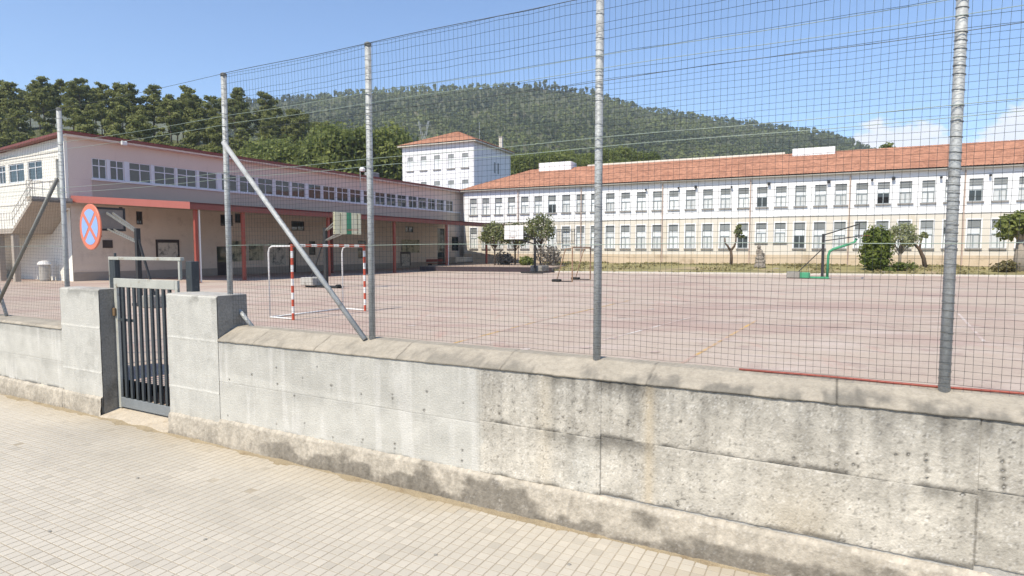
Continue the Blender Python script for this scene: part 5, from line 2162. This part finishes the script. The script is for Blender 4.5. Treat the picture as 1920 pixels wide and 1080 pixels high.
# ================================================================== COURT OBJECTS, PLANTS, SMALL THINGS
CT_RZ = LB_RZ                                   # the court's axes follow the arcade
def court_pt(x, y):
    return at_z(x, y, COURT_Z)


def striped_bar(parent, p, q, r, n, start=0, name='post'):
    """round goal bar painted in red and white bands; the bands are parts of the bar"""
    p, q = Vector(p), Vector(q)
    b = MB()
    b.tube([tuple(p), tuple(q)], r * .97, 10)
    o = b.build(name, M['white_paint'], parent, smooth=False)
    for i in range(n):
        if i % 2 == start:
            a, c_ = p.lerp(q, i / n), p.lerp(q, (i + 1) / n)
            s = MB()
            s.tube([tuple(a), tuple(c_)], r, 10)
            s.build('red_band', M['goal_red'], o)
    return o


M['pale_leaf'] = leaf_mat('pale_feathery_leaves', (.16, .19, .08), (.42, .43, .24))
M['goal_red'] = pmat('goal_red_paint', (.50, .085, .045), .5, .12, 3, 40, .05)
# ---- near goal, striped
G0 = np.array([-6.178, 16.783, COURT_Z])
gl = thing('handball_goal', 'red and white striped handball goal standing on the court behind the slanting brace', 'goal', G0, CT_RZ)
# local: x along the mouth (away), y = back of the goal
GW, GH, GB = 2.86, 2.10, .98
striped_bar(gl, (0, 0, 0), (0, 0, GH + .04), .04, 11, 0, 'post')
striped_bar(gl, (GW, 0, 0), (GW, 0, GH + .04), .04, 11, 0, 'post')
striped_bar(gl, (.04, 0, GH), (GW - .04, 0, GH), .04, 13, 0, 'crossbar')
for x in (0, GW):
    b = MB()
    pts = [(x, .04, GH - .02), (x, GB - .16, GH - .02), (x, GB - .05, GH - .07), (x, GB, GH - .2), (x, GB, .03)]
    b.tube(pts, .024, 8)
    b.build('rear_frame', M['white_paint'], gl, smooth=True)
    b = MB(); b.tube([(x, .04, .03), (x, GB, .03)], .026, 8); b.build('ground_bar', M['white_paint'], gl, smooth=True)
b = MB(); b.tube([(0, GB, .03), (GW, GB, .03)], .024, 8); b.build('ground_bar', M['white_paint'], gl, smooth=True)

# ---- far goal, rusty and pale
G1 = np.array([3.65, 36.15, COURT_Z])
g2 = thing('handball_goal', 'faded rusty handball goal in the middle of the far court left of the tall post', 'goal', G1, CT_RZ)
for x in (0, GW):
    b = MB(); b.tube([(x, 0, 0), (x, 0, GH)], .045, 8); b.build('post', M['rust'], g2)
    b = MB(); b.tube([(x, .03, GH - .03), (x, .45, GH - .08), (x, 1.05, .06), (x, 1.15, .03)], .03, 8); b.build('rear_frame', M['rust'], g2, smooth=True)
    b = MB(); b.tube([(x, 0, .03), (x, 1.15, .03)], .035, 8); b.build('ground_bar', M['black_steel'], g2)
b = MB(); b.tube([(0, 0, GH), (GW, 0, GH)], .045, 8); b.build('crossbar', M['rust'], g2)
for x in (.0, GW):
    b = MB(); b.box(x - .3, x + .12, .75, 1.25, .0, .16, bev=.03); b.build('weight', M['rubber'], g2)

# ---- basketball hoops
M['board_tan'] = pmat('brown_board', (.24, .205, .175), .8, .15, 3, 30, .05)  # plain brown panel, close in tone to the arcade wall
def board(parent, cx, cy, z0, w, h, rz, style):
    """board centred at local (cx,cy), normal along local -y turned by rz"""
    o = bpy.data.objects.new('backboard', None)
    b = MB()
    if style == 'white':
        b.box(-w / 2, w / 2, -.02, .02, 0, h, bev=.006)
        o = b.build('backboard', M['white_paint'], parent)
        m = MB()
        for a, b_, c_, d_ in ((-.30, .30, .60, .64), (-.30, .30, .18, .22), (-.30, -.26, .22, .60), (.26, .30, .22, .60)):
            m.box(a, b_, -.026, -.0205, c_, d_)
        m.build('target_square', M['sign_back'], o)
    elif style == 'cream':
        n_ = 5
        cols_ = ['cream_board', 'cream_board', 'green_paint', 'cream_board', 'cream_board']
        xs_ = [-.5, -.30, -.06, .12, .34, .5]
        gaps = [.0, .06, .0, .0, .07]
        m = MB()
        for zz in (.06, h - .1):
            m.box(-w / 2, w / 2, -.03, .03, zz, zz + .05)
        o = m.build('backboard', M['black_steel'], parent)
        for i in range(5):
            p = MB(); p.box(xs_[i] * w + gaps[i], xs_[i + 1] * w - .006, -.055, -.032, 0, h); p.box(xs_[i] * w + gaps[i], xs_[i + 1] * w - .006, .032, .055, 0, h)
            p.build('board_plank', M[cols_[i]], o)
    else:
        m = MB()
        for a, b_, c_, d_ in ((-w / 2, -w / 2 + .07, 0, h), (w / 2 - .07, w / 2, 0, h), (-w / 2 + .07, w / 2 - .07, 0, .07), (-w / 2 + .07, w / 2 - .07, h - .07, h)):
            m.box(a, b_, -.03, .03, c_, d_)
        o = m.build('backboard', M['black_steel'], parent)
        p = MB(); p.box(-w / 2 + .07, w / 2 - .07, -.012, .012, .07, h - .07); p.build('board_panel', M['board_tan' if style == 'pale' else 'tiles_dark'], o)
    o.location = (cx, cy, z0)
    o.rotation_euler = (0, 0, rz)
    return o


def ring(parent, cx, cy, z, rz, mat='red_paint'):
    b = MB()
    pts = [(.225 * math.cos(2 * math.pi * k_ / 16), -.40 + .225 * math.sin(2 * math.pi * k_ / 16), 0) for k_ in range(17)]
    b.tube(pts, .011, 6, cap=False)
    b.bar((-.08, -.02, 0), (-.06, -.19, 0), .03, .03)
    b.bar((.08, -.02, 0), (.06, -.19, 0), .03, .03)
    o = b.build('hoop_ring', M[mat], parent)
    o.location = (cx, cy, z)
    o.rotation_euler = (0, 0, rz)


# all hoops: local frame at the foot, x = arcade direction (away), y = towards the arcade; rz = CT_RZ
def local(o, P):
    d = np.array(P) - np.array(o)
    return float(np.dot(d, D3)), float(np.dot(d, -M3)), float(d[2])


# hoop behind the gate: small dark board facing the arcade
O_ = court_pt(263, 574)
h1 = thing('basketball_hoop', 'small dark basketball hoop on a black post behind the gate', 'basketball hoop', O_, CT_RZ)
b = MB(); b.box(-.07, .07, -.07, .07, 0, 2.72); b.build('post', M['black_steel'], h1)
b = MB(); b.bar((0, -.05, 2.35), (0, -1.0, .25), .06, .06); b.build('rear_stay', M['black_steel'], h1)
b = MB(); b.bar((.05, .05, 2.62), (.10, 1.73, 3.30), .05, .07); b.bar((-.05, .05, 2.62), (-.10, 1.73, 3.30), .05, .07); b.build('arm', M['galv_dark'], h1)
b = MB(); b.bar((.05, .05, 2.25), (.10, 1.73, 2.72), .04, .05); b.bar((-.05, .05, 2.25), (-.10, 1.73, 2.72), .04, .05); b.build('arm', M['galv_dark'], h1)
b = MB(); b.box(-.28, .28, -1.25, -.6, .0, .42, bev=.03); b.build('counterweight', M['concrete_dark'], h1)
b = MB(); b.box(-.12, .12, -.62, .3, .01, .1); b.build('base_frame', M['black_steel'], h1)
board(h1, 0, 1.80, 2.66, 1.1, .84, math.pi, 'pale')
ring(h1, 0, 1.82, 2.82, math.pi)

# cream and green board
O_ = at_depth(612, 541, 30.9); O_ = np.array([O_[0], O_[1], COURT_Z])
h2 = thing('basketball_hoop', 'basketball hoop with cream and green striped board beside the third fence post', 'basketball hoop', O_, CT_RZ)
b = MB(); b.box(-.08, .08, -.08, .08, .08, 3.1); b.build('post', M['black_steel'], h2)
b = MB()
for sx in (-.05, .05):
    b.bar((sx, -.05, 2.95), (sx * 5, -1.50, 3.72), .05, .06)
b.build('arm', M['galv_dark'], h2)
b = MB()
for sx in (-.05, .05):
    b.bar((sx, -.05, 2.45), (sx * 5, -1.50, 2.92), .05, .06)
b.build('arm', M['galv_dark'], h2)
b = MB(); b.bar((0, .05, 2.6), (0, 1.15, .4), .06, .06); b.build('rear_stay', M['black_steel'], h2)
board(h2, 0, -1.58, 2.74, 1.8, 1.08, 0, 'cream')
ring(h2, 0, -1.63, 2.95, 0)
lx0 = local(O_, court_pt(562, 541))
b = MB(); b.bar((0, 1.3, .06), (.1, -.9, .06), .5, .08); b.build('base_frame', M['black_steel'], h2)
b = MB(); b.box(-.45, .45, .55, 1.45, .10, .52, bev=.04); b.build('counterweight', M['concrete_plain'], h2)
b = MB(); b.tube([(-.12, -.85, .10), (.12, -.85, .10)], .10, 10); b.build('wheel', M['rubber'], h2)

# white board facing the street
P_ = at_depth(974.5, 449, 49.0)
O_ = np.array([*at_z(1003, 512.5, COURT_Z)[:2], COURT_Z])
h3 = thing('basketball_hoop', 'basketball hoop with white board and dark base in front of the little trees', 'basketball hoop', O_, CT_RZ)
l_ = local(O_, P_)
bx, by, bz = l_
bx = -1.9
b = MB(); b.box(-.08, .08, -.08, .08, .1, 2.9); b.build('post', M['black_steel'], h3)
b = MB()
for sy in (-.05, .05):
    b.bar((-.05, sy, 2.8), (bx + .1, by + sy * 4, bz + .75), .05, .06)
b.build('arm', M['black_steel'], h3)
b = MB()
for sy in (-.05, .05):
    b.bar((-.05, sy, 2.4), (bx + .1, by + sy * 4, bz + .15), .05, .06)
b.build('arm', M['black_steel'], h3)
b = MB(); b.bar((.05, 0, 2.4), (1.3, 0, .4), .06, .06); b.build('rear_stay', M['black_steel'], h3)
b = MB(); b.box(-.6, 1.6, -.42, .42, .06, .14); b.build('base_frame', M['black_steel'], h3)
b = MB(); b.box(.2, 1.5, -.55, .55, .142, .62, bev=.04); b.build('counterweight', M['concrete_dark'], h3)
b = MB(); b.bar((-.55, -1.0, .08), (-.55, 1.0, .08), .12, .12); b.build('base_bar', M['black_steel'], h3)
board(h3, bx, by, bz, 1.75, 1.12, -math.pi / 2, 'white')
ring(h3, bx, by, bz + .16, -math.pi / 2)

# dark hoop with green gooseneck at the lawn edge
O_ = court_pt(1541.5, 522.5)
h4 = thing('basketball_hoop', 'basketball hoop seen side on with black post and green gooseneck near the clipped bush', 'basketball hoop', O_, CT_RZ)
# local y = -M3 ... board lies on the +M3 side, so at negative y
b = MB(); b.box(-.09, .09, -.09, .09, 0, 3.02); b.build('post', M['black_steel'], h4)
bt, bb = at_depth(1611, 419, 40.3), at_depth(1608, 447, 40.3)
tx, ty, tz = local(O_, bt)
_, _, tzb = local(O_, bb)
yb_ = ty
b = MB()
for sx in (-.05, .05):
    b.bar((sx, -.06, 2.96), (sx * 4, yb_ + .05, tz - .10), .05, .07)
b.build('arm', M['black_steel'], h4)
b = MB()
for sx in (-.05, .05):
    b.bar((sx, -.06, 2.55), (sx * 4, yb_ + .05, tzb + .12), .05, .06)
b.build('arm', M['black_steel'], h4)
b = MB(); b.bar((0, .06, 2.0), (0, 1.55, .35), .06, .06); b.build('rear_stay', M['black_steel'], h4)
b = MB(); b.box(-.5, .5, 1.35, 2.15, .02, .46, bev=.04); b.build('counterweight', M['concrete_dark'], h4)
b = MB(); b.box(-.4, .4, .75, 1.34, .02, .40, bev=.04); b.build('counterweight', M['green_paint'], h4)
b = MB(); b.bar((0, .74, .08), (0, -.40, .08), .3, .12); b.build('base_frame', M['green_paint'], h4)
b = MB()
pts = [(0, -.30, .1), (0, -.32, 1.55), (0, -.40, 1.85), (0, -.62, 2.0), (0, yb_ + .25, tzb - .28), (0, yb_ + .12, tzb - .02)]
b.tube(pts, .085, 10)
b.build('gooseneck', M['green_paint'], h4, smooth=True)
board(h4, 0, yb_, tzb, 1.75, tz - tzb, 0, 'dark')
ring(h4, 0, yb_, tzb + .16, 0)

# ---- litter bin by the gable
P_ = at_z(85, 527, COURT_Z)
bn = thing('litter_bin', 'small pale litter bin with a white cap at the foot of the sunlit gable', 'bin', P_, CT_RZ)
b = MB(); b.lathe([(.26, 0), (.30, .1), (.30, .95), (.28, 1.0)], 0, 0, 14); b.build('bin_body', M['concrete_plain'], bn)
b = MB(); b.lathe([(.36, 1.0), (.38, 1.05), (.30, 1.22), (.12, 1.28)], 0, 0, 14); b.build('cap', M['white_paint'], bn)

# ---- bench and block under the far arcade
u_, z_ = lb(819, 498, 2.5)
P_ = LN + D3 * u_ + M3 * 2.5 + np.array([0, 0, COURT_Z])
bo = thing('bench', 'dark red bench under the far end of the arcade', 'bench', P_, CT_RZ)
b = MB()
for yy in (-.18, -.0, .18):
    b.box(-1.5, 1.5, yy - .08, yy + .08, .43, .47)
tag(b.build('seat', M['maroon'], bo), kind='stuff')
for xx in (-1.2, 1.2):
    b = MB(); b.box(xx - .05, xx + .05, -.24, .24, 0, .428); b.build('leg', M['black_steel'], bo)
b = MB(); b.box(-1.5, 1.5, .26, .30, .62, .90); b.build('backrest', M['maroon'], bo)
u_, z_ = lb(864, 496, 1.2)
P_ = LN + D3 * u_ + M3 * 1.6 + np.array([0, 0, .93])
bk_ = thing('stone_block', 'long pale concrete block lying at the far end under the arcade', 'block', P_, CT_RZ)
b = MB(); b.box(-2.3, 2.3, -.5, .5, 0, .62, bev=.05); b.build('block_body', M['bench'], bk_)
b = MB(); b.box(-2.0, 2.0, -.53, .53, -.0, .10); b.build('block_foot', M['concrete_dark'], bk_)

# ---- statue on the lawn
def lawn_z(P):
    d = np.hypot(lawn_pts[:, 0] - P[0], lawn_pts[:, 1] - P[1])
    return float(lawn_pts[np.argmin(d), 2])


def lawn_spot(px, Y):
    P = at_depth(px, 480, Y)
    return np.array([P[0], P[1], lawn_z(P) - .02])


P_ = lawn_spot(1425, 52.5)
sc_ = 2.05
stt = thing('statue', 'rough stone statue of a hunched figure on a rock on the lawn', 'statue', P_, .5)
def blobs_mesh(name, bl, vox, seed, rough=.04):
    bm = bmesh.new()
    for (x, y, z, rx, ry, rz_) in bl:
        m_ = Matrix.Translation((x, y, z)) @ Matrix.Diagonal((rx, ry, rz_, 1))
        bmesh.ops.create_icosphere(bm, subdivisions=3, radius=1, matrix=m_)
    me = bpy.data.meshes.new(name)
    bm.to_mesh(me); bm.free()
    me.materials.append(M['stone'])
    o = link(name, me, stt)
    r_ = o.modifiers.new('one_skin', 'REMESH')
    r_.mode = 'VOXEL'; r_.voxel_size = vox
    tx_ = bpy.data.textures.new(name + '_chisel', 'CLOUDS'); tx_.noise_scale = .16
    d_ = o.modifiers.new('chisel', 'DISPLACE'); d_.texture = tx_; d_.strength = rough * 2; d_.mid_level = .5
    return o


blobs_mesh('rock', [(0, 0, .15, .52, .46, .35), (.06, .02, .55, .45, .40, .42), (-.03, 0, .85, .36, .34, .28)], .045, 1, .06)
blobs_mesh('figure', [(0, 0, 1.10, .34, .28, .26), (-.06, .04, 1.34, .30, .22, .30), (-.10, .05, 1.55, .26, .19, .20), (-.20, -.03, 1.84, .155, .17, .19), (-.15, .0, 1.68, .10, .10, .12),
                     (.18, -.14, 1.16, .24, .11, .11), (.32, -.14, .98, .10, .10, .22), (.14, .16, 1.16, .24, .11, .11), (.30, .16, .96, .10, .10, .22),
                     (-.06, -.22, 1.40, .10, .09, .22), (.10, -.22, 1.26, .20, .08, .09), (-.06, .25, 1.40, .10, .09, .22), (.10, .22, 1.27, .20, .08, .09)], .035, 2, .03)

# ---- trees and bushes on the lawn
def own_tree(px, Y, parts, s, label, name='tree', cat='tree', group=None, rz=0.0, sz=1.0, z=None):
    P = lawn_spot(px, Y) if z is None else np.array([*at_depth(px, 480, Y)[:2], z])
    return place_tree(parts, P[0], P[1], P[2], s, rz, label, group, name, cat, sz)


# pruned forked tree
P_ = lawn_spot(1371, 56)
pt = thing('pruned_tree', 'bare pruned tree with a forked trunk and one tuft of leaves on the lawn', 'tree', P_, 0)
mb = MB()
mb.tube([(0, 0, -.2), (.02, 0, .8), (-.05, 0, 1.45)], [.16, .14, .13], 7)
mb.tube([(-.05, 0, 1.4), (-.35, .1, 1.9), (-.55, .1, 2.1), (-.60, .1, 2.6)], [.12, .09, .08, .06], 7)
mb.tube([(-.05, 0, 1.4), (.25, 0, 1.8), (.40, 0, 2.2), (.42, 0, 2.9), (.75, 0, 3.3)], [.12, .10, .08, .07, .05], 7)
mb.build('trunk', M['bark'], pt, smooth=True)
link('crown', crown_mesh('crown', [(.62, 0, 3.2, .35, .35, .35), (.85, .1, 2.75, .42, .3, .14), (.60, -.1, 3.6, .22, .22, .25)], 260, .16, 61, M['olive_leaf']), pt)

# clipped bush
P_ = lawn_spot(1643, 48.6)
cb = thing('clipped_bush', 'tall clipped green bush with rounded top at the lawn edge', 'bush', P_, 0)
link('leaves', crown_mesh('leaves', [(0, 0, 1.75, 1.02, .95, 1.72), (-.05, 0, 1.2, 1.0, .95, 1.15), (.05, 0, 2.5, .88, .85, .95), (0, 0, .75, .80, .8, .6)], 4200, .17, 71, M['bright_leaf'], shell=.72, flat=0, aspect=1.5), cb)
mb = MB(); mb.tube([(0, 0, -.2), (.05, 0, 1.0), (0, 0, 2.2)], [.12, .1, .05], 7); mb.build('stem', M['bark'], cb)
link('hollow_core', crown_mesh('hollow_core', [(0, 0, 1.7, .75, .7, 1.45)], 900, .30, 72, M['bright_leaf'], shell=.6), cb)
# pale loose olive-like tree beside it
own_tree(1688, 49.5, broad_parts(81, 3.9, 1.30, .15, 1100, 'pale_leaf', .11, 'bark_pale', .30, 16), 1.0, 'pale feathery young tree just right of the clipped bush', 'young_tree')
# low shrubs at its foot
def shrub(px, Y, w, h, label, mat='olive_leaf', n=420, leaf=.14, seed=1, z=None, group=None, name='shrub', cat='shrub'):
    P = lawn_spot(px, Y)
    if z is not None:
        P[2] = z
    t = thing(name, label, cat, P, 0, group)
    r = random.Random(seed)
    bl = [(r.uniform(-.5, .5) * w, r.uniform(-.3, .3) * w, h * r.uniform(.35, .6), w * .38, w * .34, h * .45) for _ in range(5)]
    link('leaves', crown_mesh('leaves', bl, n, leaf, seed, M[mat], shell=.4, flat=.1), t)
    mb = MB()
    for k_ in range(5):
        a = k_ * 1.26
        mb.tube([(0, 0, -.1), (math.cos(a) * w * .3, math.sin(a) * w * .3, h * .6)], .018, 5)
    tag(mb.build('stems', M['bark'], t), kind='stuff')
    return t


shrub(1700, 48.0, 1.4, .75, 'low shrub in the shade under the pale feathery young tree', 'broad_leaf', 500, .13, 91)
shrub(1668, 47.4, 1.1, .40, 'low creeping shrub at the foot of the clipped bush', 'bright_leaf', 380, .12, 92)
# leaning trunk
P_ = lawn_spot(1731, 50)
ln = thing('leaning_tree', 'leaning dark bare trunk with a small tuft right of the feathery young tree', 'tree', P_, 0)
mb = MB()
mb.tube([(.25, 0, -.2), (.05, 0, .8), (-.35, 0, 1.6), (-1.0, 0, 2.2)], [.18, .16, .13, .08], 8)
mb.tube([(-.35, 0, 1.55), (-.25, 0, 2.2), (-.10, 0, 2.7)], [.10, .07, .04], 7)
mb.build('trunk', M['bark'], ln, smooth=True)
link('crown', crown_mesh('crown', [(-1.1, 0, 2.3, .35, .3, .25), (0.0, 0, 2.75, .30, .3, .25)], 130, .16, 62, M['olive_leaf']), ln)
# dark round tree at the right edge
P_ = lawn_spot(1914, 46)
rt_ = thing('round_tree', 'dark round topped tree with thick pale trunk at the right edge of the photo', 'tree', P_, 0)
mb = MB()
mb.tube([(0, 0, -.2), (-.02, 0, 1.2), (.05, 0, 2.6)], [.48, .40, .32], 9)
for a in range(7):
    q = a * .9
    mb.tube([(.03, 0, 2.3), (math.cos(q) * .6, math.sin(q) * .6, 3.1), (math.cos(q) * 1.1, math.sin(q) * 1.1, 3.7)], [.2, .12, .04], 7)
mb.build('trunk', M['bark_pale'], rt_, smooth=True)
rr_ = random.Random(9)
bl = [(math.cos(k_ * 2.4) * rr_.uniform(.5, 1.2), math.sin(k_ * 2.4) * rr_.uniform(.5, 1.2), 3.55 + rr_.uniform(-.75, .85), .72, .72, .55) for k_ in range(15)]
link('crown', crown_mesh('crown', bl, 2600, .20, 63, M['broad_leaf'], shell=.4), rt_)
shrub(1886, 46.0, 1.25, .95, 'dark dry shrub at the foot of the round topped tree', 'dry_leaf', 420, .15, 93)

# little trees beyond the white board
TZ = .95
LT = [(928, 58.5, 4.3, 1.65, 'small leafy tree left of the white basketball board', 301), (966, 59.5, 4.3, 1.65, 'small leafy tree half hidden behind the white basketball board', 302),
      (1013, 58.0, 5.0, 1.8, 'largest leafy tree just right of the white basketball board', 303)]
for px, Y, H_, R_, lb_, sd in LT:
    P = at_depth(px, 480, Y)
    place_tree(broad_parts(sd, H_, R_ * .88, .16, 1300, 'olive_leaf', .09, 'bark', .36, 24), P[0], P[1], .90, 1.0, sd, lb_, 'little trees beyond the arcade', 'small_tree')
for px, Y, w, h, lb_, mt_, sd in [(945, 60.0, 1.5, 1.35, 'dusty brown shrub between the trunks of the two left little trees', 'dusty_leaf', 311), (1030, 57.0, 2.1, 2.0, 'dusty grey shrub under the largest little tree', 'dusty_leaf', 312),
                                  (988, 58.5, 1.0, .9, 'low dark shrub behind the post of the white basketball board', 'broad_leaf', 313)]:
    shrub(px, Y, w, h, lb_, mt_, 620, .17, sd, .90, 'shrubs under the little trees')
# loose stones and spoil on the lawn edge
for k_, (px, Y, lb_) in enumerate([(1456, 51.5, 'pale stone on the lawn right of the statue'), (1210, 50.5, 'reddish stone on the lawn at its left part'), (1660, 47.0, 'flat stone in front of the clipped bush')]):
    P = lawn_spot(px, Y)
    bm = bmesh.new()
    bmesh.ops.create_icosphere(bm, subdivisions=2, radius=.2)
    for v in bm.verts:
        v.co *= random.uniform(.8, 1.15); v.co.z *= .5; v.co.x *= 1.4
    b = MB(); b.add_bm(bm)
    o = b.build('stone', M['stone']); o.location = P
    tag(o, lb_, 'stone')
# dry grass tufts over the lawn: one ground cover
def tufts():
    r = np.random.RandomState(8)
    n_ = 9000
    idx = r.randint(0, len(lawn_pts), n_)
    base = lawn_pts[idx] + np.stack([r.uniform(-.35, .35, n_), r.uniform(-.6, .6, n_), np.full(n_, .02)], 1)
    keep_ = fbm(base[:, 0] * .35, base[:, 1] * .35, 3, 150) > .46
    base = base[keep_]
    V, Fc = leaf_quads(base + [0, 0, .05], .16, 6, .0, 1.6)
    t_ = r.rand(len(base))
    tag(link('grass', mesh_np('grass', V, Fc, leaf_mat('dry_grass_blades', (.22, .20, .085), (.36, .31, .16), .3, 0), {'tint': np.repeat(t_, 4)})), 'dry yellow green grass on the lawn before the long building', None, None, 'stuff')


tufts()
# white worn marks and patches on the court: flat paint
def court_patch(px, py, w, l, rz, mat):
    P = court_pt(px, py)
    n_ = 12
    r = random.Random(int(px * 7 + py))
    pts = []
    for k_ in range(n_):
        a = 2 * math.pi * k_ / n_
        q = r.uniform(.7, 1.1)
        x, y = math.cos(a) * w * q, math.sin(a) * l * q
        pts.append((P[0] + x * math.cos(rz) - y * math.sin(rz), P[1] + x * math.sin(rz) + y * math.cos(rz), COURT_Z + .0085))
    mb = MB(); mb.face(pts)
    o = mb.build('court_mark', M[mat])
    tag(o, kind='structure')


for px, py in [(1150, 635), (1098, 652), (1165, 595), (1228, 660), (1038, 606), (985, 655), (1195, 586), (770, 611), (1220, 580)]:
    court_patch(px, py, .14, .10, .3, 'white_line')
# ================================================================== air
def haze():
    m = bpy.data.materials.new('pale_air')
    m.use_nodes = True
    N, Lk = m.node_tree.nodes, m.node_tree.links
    N.clear()
    out = N.new('ShaderNodeOutputMaterial')
    v = N.new('ShaderNodeVolumePrincipled')
    v.inputs['Color'].default_value = (.84, .91, 1.0, 1)
    v.inputs['Density'].default_value = HAZE
    v.inputs['Anisotropy'].default_value = .2
    Lk.new(v.outputs[0], out.inputs['Volume'])
    b = MB()
    b.box(-1450, 1450, -1450, 1450, -1.5, 330)
    o = b.build('haze', m)
    tag(o, 'thin pale blue haze over the far hill', 'haze', None, 'stuff')


HAZE = 0.00026
haze()
